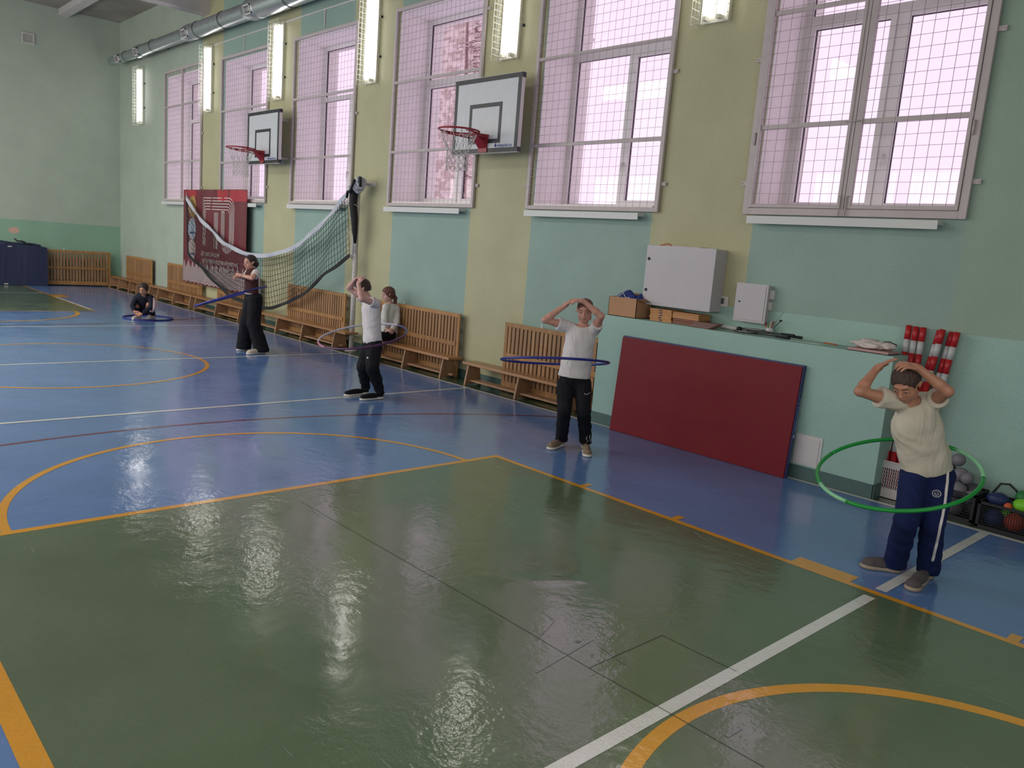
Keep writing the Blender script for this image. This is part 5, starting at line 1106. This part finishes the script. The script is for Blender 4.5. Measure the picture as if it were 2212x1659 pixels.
# ---------------------------------------------------------------- boy in blue trousers (nearest)
def boy_right():
    hA, tA = floor_at(1944, 1236), floor_at(1860, 1224); hB, tB = floor_at(2006, 1243), floor_at(1966, 1277)
    base = (hA+tA+hB+tB)/4; ps = Pose((hA+hB)/2); s = 1.04
    J = {}
    J['P'] = ps.P(2003, 1008, 0); J['HL'] = ps.P(2030, 1030, .0); J['HR'] = ps.P(1976, 1030, .02)
    J['AL'] = hB+A_(0, 0, .075)+nrm(tB-hB)*.04; J['AR'] = hA+A_(0, 0, .075)+nrm(tA-hA)*.04
    J['KL'] = CH(ps, J['HL'], 2014, 1128, .35); J['KR'] = CH(ps, J['HR'], 1958, 1124, .35)
    J['N'] = ps.P(1968, 874, .03); J['SL'] = ps.P(2012, 868, .01); J['SR'] = ps.P(1928, 866, .07)
    J['EL'] = CH(ps, J['SL'], 2048, 846, .245); J['ER'] = CH(ps, J['SR'], 1857, 845, .235)
    J['WL'] = ps.P(1984, 795, .19); J['WR'] = CH(ps, J['ER'], 1893, 797, .20, False)
    hc = ps.P(1957, 829, .10); R = face_dir(44, 32, -4)
    cfg = dict(base=(base[0], base[1], 0), skin=skin_b, feet={'L': (hB, tB), 'R': (hA, tA)}, shoe=(sh_grey, so_tan), shoe_w=.043,
        hands={'L': dict(dir=-rh*.97+A_(0, 0, .16), nm=A_(0, 0, -1)-toC*.4, curl=(22, 32, 20), thumb=-1, spread=9), 'R': dict(dir=rh*.75+A_(0, 0, .62), nm=rh*.4-A_(0, 0, .6)+toC*.2, curl=(8, 14, 12), thumb=1, spread=9)},
        shirt=dict(mat=tee_c, fat=.022, drop=.03, sleeve=.42, cuff=.066, fold=.0045, neck=1.05), pants=dict(mat=navy_cl, r=(.090, .069, .068, .068), waist=.05, cuff=.045, hip=1.02))
    g, body, shirt, pants, sh = person('boy in cream T-shirt and blue side-striped trousers with hands over his head', J, s, R, hc, cfg, .0048)
    hair_cap(g, hc, R, s, .0045, hair_br, thick=.008, low=-.022)
    pts = []; ctl = [(2051, 1010), (2050, 1040), (2047, 1066), (2044, 1091), (2040, 1112), (2035, 1134), (2030, 1160), (2024, 1187), (2018, 1212)]
    for k in range(40):
        t = k/39*(len(ctl)-1); i = min(int(t), len(ctl)-2); t -= i; x = ctl[i][0]*(1-t)+ctl[i+1][0]*t; y = ctl[i][1]*(1-t)+ctl[i+1][1]*t
        for dx in range(8, -40, -1):
            p, n = surf(pants, x+dx, y)
            if p is not None:
                p, n = surf(pants, x+min(dx, 0)-4 if dx > 0 else x+dx-4, y)
                if p is not None: pts.append(Vector(p+n*.003))
                break
    if len(pts) > 2: MB().tube(pts, .0085, 6, r2=.4).build('side_stripe', tee, g, world=True)
    p, n = surf(pants, 2023, 1067)
    if p is not None:
        up = nrm(A_(0, 0, 1)-n*n[2]); sd = np.cross(up, n); AX = Matrix(np.stack([sd, up, n], -1).tolist()); gr = mat('emblem_grey', srgb(170, 172, 178), .5)
        MB().tube([Vector(p+n*.004+sd*.024*math.cos(a)+up*.024*math.sin(a)) for a in [2*math.pi*j/24 for j in range(24)]], .0036, 6, closed=True).lathe([(0, .001), (.014, .001), (.014, .004), (0, .004)], 16, Vector(p), ax=AX).build('round_emblem', gr, g, world=True)
        MB().bar(Vector(p+n*.0055-up*.010-sd*.004), Vector(p+n*.0055+up*.010-sd*.004), .003, .002).bar(Vector(p+n*.0055-up*.010+sd*.006), Vector(p+n*.0055+up*.010-sd*.004), .003, .002).bar(Vector(p+n*.0055-up*.008+sd*.006), Vector(p+n*.0055+up*.008+sd*.006), .003, .002).build('emblem_mark', navy_cl, g, world=True)
    return J, ps, g
# ---------------------------------------------------------------- boy with blue hoop (middle)
def boy_mid():
    hR, tR = floor_at(1215, 962), floor_at(1186, 972); hL, tL = floor_at(1263, 966), floor_at(1269, 988)
    base = (hR+tR+hL+tL)/4; ps = Pose((hR+hL)/2); s = 1.03; J = {}
    J['P'] = ps.P(1240, 815, 0); J['HL'] = ps.P(1258, 830, 0); J['HR'] = ps.P(1222, 830, 0)
    J['AL'] = hL+A_(0, 0, .085)+nrm(tL-hL)*.035; J['AR'] = hR+A_(0, 0, .085)+nrm(tR-hR)*.035
    J['KL'] = CH(ps, J['HL'], 1261, 888, .35); J['KR'] = CH(ps, J['HR'], 1219, 886, .35)
    J['N'] = ps.P(1257, 706, .0); J['SL'] = ps.P(1284, 712, .0); J['SR'] = ps.P(1225, 704, .0)
    J['EL'] = CH(ps, J['SL'], 1299, 683, .235); J['ER'] = CH(ps, J['SR'], 1177, 691, .235)
    J['WL'] = CH(ps, J['EL'], 1261, 651, .215, True); J['WR'] = CH(ps, J['ER'], 1221, 660, .21, True)
    hc = ps.P(1264, 671, .02); R = face_dir(12, 10, -3)
    cfg = dict(base=(base[0], base[1], 0), skin=skin_a, feet={'L': (hL, tL), 'R': (hR, tR)}, shoe=(sh_bei, so_whi), shoe_w=.041,
        hands={'L': dict(dir=-rh*.95+A_(0, 0, .05), nm=A_(0, 0, -.9)-toC*.3, curl=(20, 40, 25), thumb=-1), 'R': dict(dir=rh*.55+A_(0, 0, .62), nm=rh*.6-A_(0, 0, .4)+toC*.1, curl=(22, 30, 20), thumb=-1)},
        shirt=dict(mat=tee, fat=.022, drop=-.005, sleeve=.42, cuff=.062, fold=.0038, neck=1.15), pants=dict(mat=black_cl, r=(.088, .066, .061, .060), waist=.06, cuff=.035))
    g, body, shirt, pants, sh = person('boy in white T-shirt and black trousers with arms crossed over his forehead', J, s, R, hc, cfg, .0052)
    hair_cap(g, hc, R, s, .0048, hair_g, thick=.004, low=-.015)
    def mark(pxs, r, nm):
        pts = [Vector(q[0]+q[1]*.002) for q in [surf(pants, *a) for a in pxs] if q[0] is not None]
        if len(pts) >= 2: MB().tube(pts, r[:len(pts)], 6, r2=.5).build(nm, tee, g, world=True)
    mark([(1276, 847), (1272, 850), (1268, 852), (1264, 852.5), (1262.5, 850.5), (1263, 848.5)], [.001, .0035, .005, .005, .0035, .0015], 'white_logo')
    mark([(1268, 943), (1266, 948), (1270, 951), (1267, 956)], [.003]*4, 'cuff_print'); mark([(1274, 940), (1273, 946), (1276, 950), (1274, 955)], [.003]*4, 'cuff_print'); mark([(1199, 930), (1201, 934), (1199, 936)], [.003]*3, 'cuff_print')
    return J, ps, g
# ---------------------------------------------------------------- boy with pink and white hoop (left)
def boy_left():
    hA, tA = floor_at(795, 851), floor_at(745, 856); hB, tB = floor_at(827, 861), floor_at(779, 865)
    base = (hA+tA+hB+tB)/4; ps = Pose((hA+hB)/2); s = 1.03; J = {}
    J['P'] = ps.P(805, 738, 0); J['HL'] = ps.P(810, 748, .06); J['HR'] = ps.P(799, 745, -.05)
    J['AL'] = hB+A_(0, 0, .09)+nrm(tB-hB)*.04; J['AR'] = hA+A_(0, 0, .09)+nrm(tA-hA)*.04
    J['KL'] = CH(ps, J['HL'], 804, 795, .32); J['KR'] = CH(ps, J['HR'], 785, 793, .32)
    J['N'] = ps.P(800, 645, .0); J['SL'] = ps.P(812, 655, .11); J['SR'] = ps.P(791, 650, -.11)
    J['EL'] = CH(ps, J['SL'], 781, 646, .225); J['ER'] = CH(ps, J['SR'], 754, 622, .22, False)
    J['WL'] = CH(ps, J['EL'], 774, 613, .20, False); J['WR'] = CH(ps, J['ER'], 765, 607, .17)
    hc = ps.P(782, 624, .0); R = face_dir(72, 20, 0)
    Fv = R[:, 1]
    cfg = dict(base=(base[0], base[1], 0), skin=skin_c, feet={'L': (hB, tB), 'R': (hA, tA)}, shoe=(sh_blk, so_whi), shoe_w=.042, open=.8,
        hands={'L': dict(dir=A_(0, 0, .8)+rh*.15-toC*.45, nm=rh*.6-toC*.6, curl=(25, 35, 25), thumb=-1, spread=10), 'R': dict(dir=A_(0, 0, .5)+rh*.5+toC*.4, nm=rh*.5+A_(0, 0, -.7), curl=(25, 35, 25), thumb=1)},
        shirt=dict(mat=tee, fat=.012, drop=.03, hemr=.122, sleeve=.40, cuff=.062, fold=.004), pants=dict(mat=black_cl, r=(.092, .076, .066, .050), waist=.05, cuff=.03, hip=1.0, fold=.005))
    g, body, shirt, pants, sh = person('boy seen from the side in white T-shirt and black trousers, hands clasped on his forehead', J, s, R, hc, cfg, .0055)
    hair_cap(g, hc, R, s, .005, hair_br, thick=.009, low=-.022)
    p, n = surf(pants, 794, 773)
    if p is not None: up = A_(0, 0, 1); sd = nrm(np.cross(up, n)); MB().bar(Vector(p+n*.001-sd*.016), Vector(p+n*.001+sd*.016), .004, .018, up=tuple(up)).build('white_label', tee, g, world=True)
    return J, ps, g
# ---------------------------------------------------------------- standing girl with blue hoop
def girl_stand():
    hA, tA = floor_at(533, 757), floor_at(512, 757.5); hB, tB = floor_at(570, 763), floor_at(534, 766)
    base = (hA+tA+hB+tB)/4; ps = Pose((hA+hB)/2); s = 1.03; J = {}
    J['P'] = ps.P(546, 638, 0); J['HL'] = ps.P(552, 646, .06); J['HR'] = ps.P(543, 646, -.06)
    J['AL'] = hB+A_(0, 0, .08)+nrm(tB-hB)*.05; J['AR'] = hA+A_(0, 0, .08)+nrm(tA-hA)*.05
    J['KL'] = CH(ps, J['HL'], 548, 700, .36); J['KR'] = CH(ps, J['HR'], 532, 700, .36)
    J['N'] = ps.P(545, 584, 0); J['SL'] = ps.P(553, 590, .10); J['SR'] = ps.P(537, 589, -.10)
    J['EL'] = CH(ps, J['SL'], 545, 601, .21); J['ER'] = CH(ps, J['SR'], 529, 600, .20)
    J['WL'] = CH(ps, J['EL'], 524, 596, .19, False); J['WR'] = CH(ps, J['ER'], 519, 597, .12)
    hc = ps.P(540, 567, .02); R = face_dir(38, 2, 0)
    cfg = dict(base=(base[0], base[1], 0), skin=skin_a, feet={'L': (hB, tB), 'R': (hA, tA)}, shoe=(sh_cream, so_whi), shoe_w=.045,
        hands={'L': dict(dir=-rh*.95+A_(0, 0, .05), nm=-toC, curl=(15, 25, 15), thumb=1), 'R': dict(dir=-rh*.5+toC*.6, nm=A_(0, 0, -1), curl=(20, 35, 25), thumb=1)},
        shirt=dict(mat=tee, fat=.010, drop=-.02, sleeve=.50, cuff=.054, fold=.003), pants=dict(mat=black_cl, r=(.105, .098, .104, .112), waist=.075, cuff=.05, hip=.98, fold=.003))
    g, body, shirt, pants, sh = person('girl standing in white T-shirt, dark vest and wide black trousers before the net', J, s, R, hc, cfg, .0065)
    hair_cap(g, hc, R, s, .006, hair_d, thick=.008, low=-.05, oz=.118, tail=([(0, -.085, .0), (0, -.112, -.02), (0, -.11, -.06)], [.030, .034, .02]))
    # vest: dark front and shoulder panels over the T-shirt
    lo, hi = bbox([J['N'], J['P'], J['SL'], J['SR']], .19); f = Fld(lo, hi, .0065); torso(f, J['N'], J['SL'], J['SR'], J['P'], s*.95, fat=.020); up = nrm(J['N']-J['P']); f.ecap(J['N']-up*.14, J['P'], .148*s*.97, .150*s, nrm(np.cross(up, nrm(J['SL']-J['SR']))), .76, .03)
    for q in 'LR': f.cap(J['N']-A_(0, 0, .03), J['N']*.35+J['S'+q]*.65, .045*s, .046*s, .02)
    f.cut(J['P']+A_(0, 0, .035), A_(0, 0, -1)); ce = J['N']*.5+J['P']*.5; Ft = nrm(R[:, 1]*A_(1, 1, 0)); f.cut(ce-Ft*.0+rh*.02, -Ft); nc = J['N']+A_(0, 0, .01)
    f.ell(nc+A_(0, 0, .02), A_(.060, .060, .05), None, .004, 's')
    for q in 'LR': f.ell(J['S'+q]+(J['S'+q]-J['N'])*.35-A_(0, 0, .02), A_(.07, .07, .085), None, .004, 's')
    f.mesh('vest', brown_cl, g, 1)
    return J, ps, g
# ---------------------------------------------------------------- girl seated on bench
def girl_seat():
    base = A_(1.0, 4.32, 0); ps = Pose(base); s = 1.0; J = {}
    J['P'] = A_(.98, 4.40, .44); pz = ps.P(852, 735, 0)
    J['HL'] = J['P']+A_(.085, -.04, -.02); J['HR'] = J['P']+A_(-.085, -.04, -.02)
    ps = Pose(J['P'])
    J['N'] = ps.P(843, 659, .0); J['SL'] = ps.P(857, 668, -.04); J['SR'] = ps.P(834, 663, .10)
    sd = J['SL']-J['SR']
    J['EL'] = CH(ps, J['SL'], 858, 696, .22); J['ER'] = CH(ps, J['SR'], 831, 690, .20); J['WL'] = CH(ps, J['EL'], 846, 712, .18); J['WR'] = CH(ps, J['ER'], 836, 713, .16)
    kd = nrm(A_(.25, -.97, 0)); J['KL'] = J['HL']+kd*.33+A_(0, 0, .01); J['KR'] = J['HR']+kd*.33+A_(0, 0, .01)
    J['AL'] = J['KL']+A_(.04, .0, -.345); J['AR'] = J['KR']+A_(.04, .0, -.345)
    ft = kd; hL = J['AL']-ft*.04; hR = J['AR']-ft*.04
    hc = ps.P(838, 636, .03); R = face_dir(66, 6, 0)
    cfg = dict(base=(base[0], base[1], 0), skin=skin_c, feet={'L': (hL, hL+ft*.22), 'R': (hR, hR+ft*.22)}, shoe=(sh_cream, so_whi),
        hands={'L': dict(dir=-rh*.8-A_(0, 0, .2), nm=A_(0, 0, -1), thumb=1), 'R': dict(dir=rh*.5+toC*.4, nm=A_(0, 0, -1), thumb=1)},
        shirt=dict(mat=off_white, fat=.022, drop=-.02, long=1, name='jacket', fold=.004, neck=.9), pants=dict(mat=black_cl, r=(.082, .066, .056, .052), waist=.06, cuff=.02))
    g, body, shirt, pants, sh = person('girl in white jacket seated on the bench behind the boy seen from the side', J, s, R, hc, cfg, .006)
    hair_cap(g, hc, R, s, .0055, hair_g, thick=.015, low=-.06, ears=False, tail=([(0, -.09, -.02), (0, -.115, -.07), (.01, -.11, -.13), (.02, -.10, -.19)], [.034, .030, .026, .016]))
    # dark top in the jacket opening
    lo, hi = bbox([J['N'], J['P']], .2); f = Fld(lo, hi, .006); torso(f, J['N'], J['SL'], J['SR'], J['P'], s*.95, fat=.026)
    Ft = nrm(R[:, 1]*A_(1, 1, 0)); ce = J['N']*.7+J['P']*.3; f.cut(ce+Ft*.035, -Ft); Sd = R[:, 0]
    for q in (-1, 1): f.cut(ce+Sd*q*.045, Sd*q+A_(0, 0, -.28))
    f.ell(J['N']+A_(0, 0, .03)+Ft*.02, A_(.05, .05, .05), None, .004, 's'); f.mesh('dark_top', black_cl, g, 1)
    return J, ps, g
# ---------------------------------------------------------------- squatting girl
def girl_squat():
    fL = floor_at(324, 689); fR = floor_at(293, 690.5); base = (fL+fR)/2; ps = Pose(base-toC*.05); s = 1.0; J = {}
    toe = nrm(toC-rh*.15)
    J['P'] = ps.P(313, 667, -.16); J['HL'] = ps.P(320, 668, -.12); J['HR'] = ps.P(304, 668, -.12)
    J['AL'] = fL+A_(0, 0, .08)-toe*.10; J['AR'] = fR+A_(0, 0, .08)-toe*.10
    J['KL'] = ps.P(321, 658, .14); J['KR'] = ps.P(294, 661, .12)
    J['N'] = ps.P(311, 639, .10); J['SL'] = ps.P(326, 643, .08); J['SR'] = ps.P(295, 643, .09)
    J['EL'] = CH(ps, J['SL'], 327, 663, .22); J['ER'] = CH(ps, J['SR'], 286, 661, .21); J['WL'] = ps.P(306, 679, .36); J['WR'] = ps.P(290, 673, .33)
    hc = ps.P(310, 625, .18); R = face_dir(2, 16, 0)
    cfg = dict(base=(base[0], base[1], 0), skin=skin_b, feet={'L': (fL-toe*.15, fL+toe*.09), 'R': (fR-toe*.15, fR+toe*.09)}, shoe=(sh_cream, so_whi),
        hands={'L': dict(dir=-rh*.9-A_(0, 0, .25), nm=-toC, curl=(30, 45, 30), thumb=-1), 'R': dict(dir=rh*.6-A_(0, 0, .5), nm=-toC, curl=(30, 45, 30), thumb=1)},
        shirt=dict(mat=charcoal, fat=.030, drop=.02, long=1, name='hoodie', fold=.004, neck=.7), pants=dict(mat=charcoal, r=(.082, .070, .060, .050), waist=.04, cuff=.01))
    g, body, shirt, pants, sh = person('girl in dark hooded top squatting inside the blue hoop on the floor', J, s, R, hc, cfg, .007)
    hair_cap(g, hc, R, s, .0065, hair_d, thick=.014, low=-.07, oz=.122, ears=False, tail=([(0, -.09, .0), (.05, -.09, -.04), (.085, -.03, -.10)], [.035, .034, .022]))
    f = Fld(J['N']-.12, J['N']+.12, .007); f.cap(J['N']+rh*.05, J['N']-rh*.05, .045, .045, 0); f.cap(J['N']+rh*.06-toC*.03, J['N']-rh*.06-toC*.03, .05, .05, .02); f.mesh('hood', charcoal, g, 1)
    pj_ = cloth('pale_pink_cloth', srgb(188, 160, 164)); b = MB(); E0, S0, K0 = J['EL'], J['SL'], J['KL']
    b.tube([Vector(S0+rh*.055), Vector(S0*.5+E0*.5+rh*.06), Vector(E0+rh*.055), Vector(E0+rh*.03-A_(0, 0, .09))], [.022, .03, .034, .02], 8); b.tube([Vector(E0+rh*.03-A_(0, 0, .09)), Vector(J['KL']+rh*.02-A_(0, 0, .12)), Vector(J['AL']+A_(0, 0, .06)+toC*.05)], [.02, .016, .012], 8); b.build('pale_side_panel', pj_, g, world=True)
    return J, ps, g
def hula(cx, n, R_h, m, label, group='exercise hoops', r=.0105, colors=None):
    n = nrm(n); a = nrm(np.cross(n, A_(0, 0, 1)) if abs(n[2]) < .99 else A_(1, 0, 0)); b_ = np.cross(n, a); N_ = 96
    P_ = [Vector(cx+R_h*(a*math.cos(2*math.pi*k/N_)+b_*math.sin(2*math.pi*k/N_))) for k in range(N_)]
    g = thing('hula_hoop', label, 'hoop', tuple(cx), group)
    if colors is None: MB().tube(P_, r, 8, closed=True).build('hoop_tube', m, g, world=True)
    else:
        tot = sum(c[1] for c in colors); i = 0
        for mm, k in colors: MB().tube([P_[(i+j) % N_] for j in range(k+1)], r, 8).build('hoop_band', mm, g, world=True); i += k
    return g
def hoop_from(ps, L, Rr, T, B):
    """centre, normal and radius of the hoop through the left and right ends and near/far rim pixels"""
    pass
blue_h = mat('hoop_blue', srgb(34, 42, 130), .3); green_h = mat('hoop_green', srgb(14, 140, 52), .3); green_p = mat('hoop_pale_green', srgb(130, 196, 150), .35); pink_h = mat('hoop_pink', srgb(176, 112, 140), .35); white_h = mat('hoop_white', srgb(196, 190, 200), .35); viol = mat('hoop_purple', srgb(84, 40, 84), .35); blu2 = mat('hoop_slate_blue', srgb(70, 76, 130), .35)
JR, psR, gR = boy_right(); JM, psM, gM = boy_mid(); JL, psL, gL = boy_left(); JG, psG, gG = girl_stand(); JS, psS, gS = girl_seat(); JQ, psQ, gQ = girl_squat()
def fit(pxs, D0, cyc, under=False):
    """fit a circle seen as an ellipse: optimise centre depth, tilt, radius against rim pixels"""
    def pj(P): d = P-CAM; z = d@_f; return np.array([1106+FPX*(d@_r)/z, 829.5-FPX*(d@_u)/z])
    pxs = [np.array(p, float) for p in pxs]
    def err(v):
        c = A_(*v[:3]); n = nrm(A_(v[3], v[4], 1)); a = nrm(np.cross(n, A_(0, 1, 0))); b_ = np.cross(n, a); Q = np.array([pj(c+v[5]*(a*math.cos(t)+b_*math.sin(t))) for t in np.linspace(0, 2*math.pi, 72, endpoint=False)])
        e = [np.min(np.hypot(*(Q-p).T)) for p in pxs]; dd = (c-CAM)@fh-D0; return np.array(e+[dd*60]+([max(0, float(n@nrm(CAM-c))+.02)*800] if under else []))
    v = np.array(cyc, float); st = np.array([.08, .08, .04, .1, .1, .05]); best = (err(v)**2).sum(); rn = np.random.RandomState(3)
    for it in range(1500):
        q = v+rn.randn(6)*st*(rn.rand(6) < .6); q[5] = min(max(q[5], .33), .56); e = (err(q)**2).sum()
        if e < best: best = e; v = q
        if it % 150 == 149: st *= .5
    return A_(*v[:3]), nrm(A_(v[3], v[4], 1)), v[5], best
HF = {}
for nm, P_, pxs in (('R', JR['P'], [(1767, 1008), (1800, 972), (1860, 955), (1930, 951), (2090, 990), (2120, 1025), (2112, 1060), (2060, 1088), (1980, 1103), (1900, 1103), (1830, 1085), (1780, 1050), (2070, 972)]),
    ('M', JM['P'], [(1106, 774), (1150, 771), (1200, 773), (1260, 777), (1312, 785), (1290, 788), (1150, 783), (1190, 786)]),
    ('L', JL['P'], [(688, 742), (700, 724), (740, 710), (782, 703), (840, 698), (865, 706), (875, 716), (868, 730), (830, 743), (780, 751), (730, 753), (700, 750)]),
    ('G', JG['P'], [(424, 661), (470, 648), (520, 636), (560, 622), (450, 651), (490, 638), (530, 629), (565, 622), (500, 641)])):
    pw = P_+A_(0, 0, -.02); c, n, r, e = fit(pxs, float((P_-CAM)@fh), (pw[0], pw[1], pw[2], -.2 if nm in 'MG' else 0, .2 if nm in 'MG' else 0, .46), nm in 'MG'); HF[nm] = (c, n, r)




cH, nH, rH = HF['R']; hula(cH, nH, rH, None, 'green hoop with a pale green section spinning round the boy in blue trousers', r=.0125, colors=[(green_h, 14), (green_p, 9), (green_h, 32), (green_p, 13), (green_h, 28)])
cH, nH, rH = HF['M']; hula(cH, nH, rH, blue_h, 'dark blue hoop round the waist of the boy in black trousers before the red mat', r=.0125)
cH, nH, rH = HF['L']; hula(cH, nH, rH, None, 'white, pink and purple hoop spinning round the boy seen from the side', r=.0125, colors=[(white_h, 14), (pink_h, 9), (viol, 33), (blu2, 15), (white_h, 25)])
cH, nH, rH = HF['G']; hula(cH, nH, rH, blue_h, 'blue hoop tilted round the waist of the girl in a dark vest', r=.013)
hula(A_(-5.02, 2.755, .014), A_(0, 0, 1), .455, blue_h, 'dark blue hoop lying flat on the floor around the squatting girl', r=.0135)

# ================================================================== FLOOR SEAMS AND SCUFFS
def fseam(pxs, wd, nm='floor_seam', mm=None):
    for (a, c) in zip(pxs, pxs[1:]):
        A = floor_at(*a); B = floor_at(*c); A[2] = B[2] = .0026; t = nrm(B-A); n = A_(-t[1], t[0], 0)*wd/2
        MB().quad(tuple(A-n), tuple(B-n), tuple(B+n), tuple(A+n)).build(nm, mm or seam_m, fl)
fseam([(650, 1084), (1029, 1300), (1277, 1446), (1428, 1531), (1651, 1658)], .0045); fseam([(1273, 1443), (1430, 1373), (1591, 1451)], .0045); fseam([(1170, 1322), (1198, 1342), (1162, 1381)], .003)
scuff = floor_mat('scuff_grey', srgb(96, 104, 92)); fseam([(1158, 1453), (1281, 1381)], .014, 'scuff_mark', scuff); fseam([(1246, 1388), (1252, 1384)], .02, 'scuff_mark', seam_m); fseam([(1570, 1592), (1600, 1574)], .016, 'scuff_mark', scuff); fseam([(1290, 1394), (1350, 1437)], .006, 'scuff_mark', scuff)
for a, c in (((720, 1105), (735, 1112)), ((655, 1090), (700, 1118)), ((910, 1236), (975, 1216)), ((1555, 1136), (1562, 1148)), ((1500, 1150), (1530, 1172)), ((1305, 1006), (1325, 1014))): fseam([a, c], .005, 'scratch', floor_mat('pale_scratch', srgb(150, 155, 150)))
# ================================================================== OUTDOORS: pale brick block and snowy branches behind the fourth window
def at_y(px, py, Y): d = ray(px, py); return CAM+d*((Y-CAM[1])/d[1])
YBk = 24.0; pL = at_y(936, 250, YBk); pR = at_y(1085, 250, YBk); pT = at_y(990, 52, YBk)
g = thing('brick_building', 'pale brick building outside the window behind the near basketball hoop', 'building', (float((pL[0]+pR[0])/2), YBk, 0))
x0, x1, zt = float(pL[0]), float(pR[0]), float(pT[2])
MB().box(x0, x1, YBk, YBk+6, 0, zt).build('building_wall', mat('pale_brick', srgb(206, 200, 190), .9, noise=.16, nscale=4), g, world=True)
nb = 0; bk = None
bcol = [mat('brick_rose', srgb(180, 168, 158), .9), mat('brick_grey', srgb(190, 184, 176), .9)]
z = 2.2
cb_ = MB()
while z < zt-.1:
    x = x0+(.2 if nb % 2 else 0)
    while x < x1-.3:
        if random.random() < .5: cb_.box(x, x+.36, YBk-.02, YBk, z, z+.13)
        x += .4
    z += .16; nb += 1
cb_.build('brick_courses', bcol[0], g, world=True, kind='stuff')
MB().box(x0-.1, x1+.1, YBk-.15, YBk+6, zt, zt+.12).build('roof_edge', bcol[1], g, world=True)
def branchy(Yt, pxs, name, lab, m):
    p0 = at_y(*pxs[0], Yt); p1 = at_y(*pxs[1], Yt); g = thing(name, lab, 'tree', (float(p0[0]), Yt, 0))
    MB().tube([(float(p0[0]), Yt, 0), (float(p0[0]), Yt, float(p0[2])), (float(p1[0]), Yt, float(p1[2]))], [.16, .12, .04], 8).build('trunk', m, g, world=True)
    b = MB(); s_ = MB()
    for k in range(90):
        z = p0[2]+(p1[2]-p0[2])*random.random()**.9; x = float(p0[0]); L = random.uniform(.5, 1.5); a = random.uniform(0, 6.28); dr = random.uniform(-.35, .1); q = [(x, Yt, z)]
        for j in range(4): t = (j+1)/4; q.append((x+L*t*math.cos(a)+random.uniform(-.05, .05), Yt+L*t*math.sin(a)*.6, z+dr*L*t*t+random.uniform(-.05, .05)))
        b.tube(q, [.022, .018, .013, .009, .004], 5); s_.tube([(u, v, w_+.018) for u, v, w_ in q[1:4]], [.008, .018, .006], 5)
        for j in (2, 3, 4):
            u = q[j]; b.tube([u, (u[0]+random.uniform(-.25, .25), u[1]+random.uniform(-.2, .2), u[2]-random.uniform(.05, .3))], .006, 4)
    b.build('twigs', m, g, world=True, kind='stuff'); s_.build('snow', mat('snow_white', srgb(235, 232, 238), .8), g, world=True, kind='stuff')
branchy(16.0, ((1000, 470), (1010, 40)), 'snowy_tree', 'bare snowy tree outside the window behind the near basketball hoop', mat('bark_grey', srgb(140, 112, 108), .9, noise=.2, nscale=20))
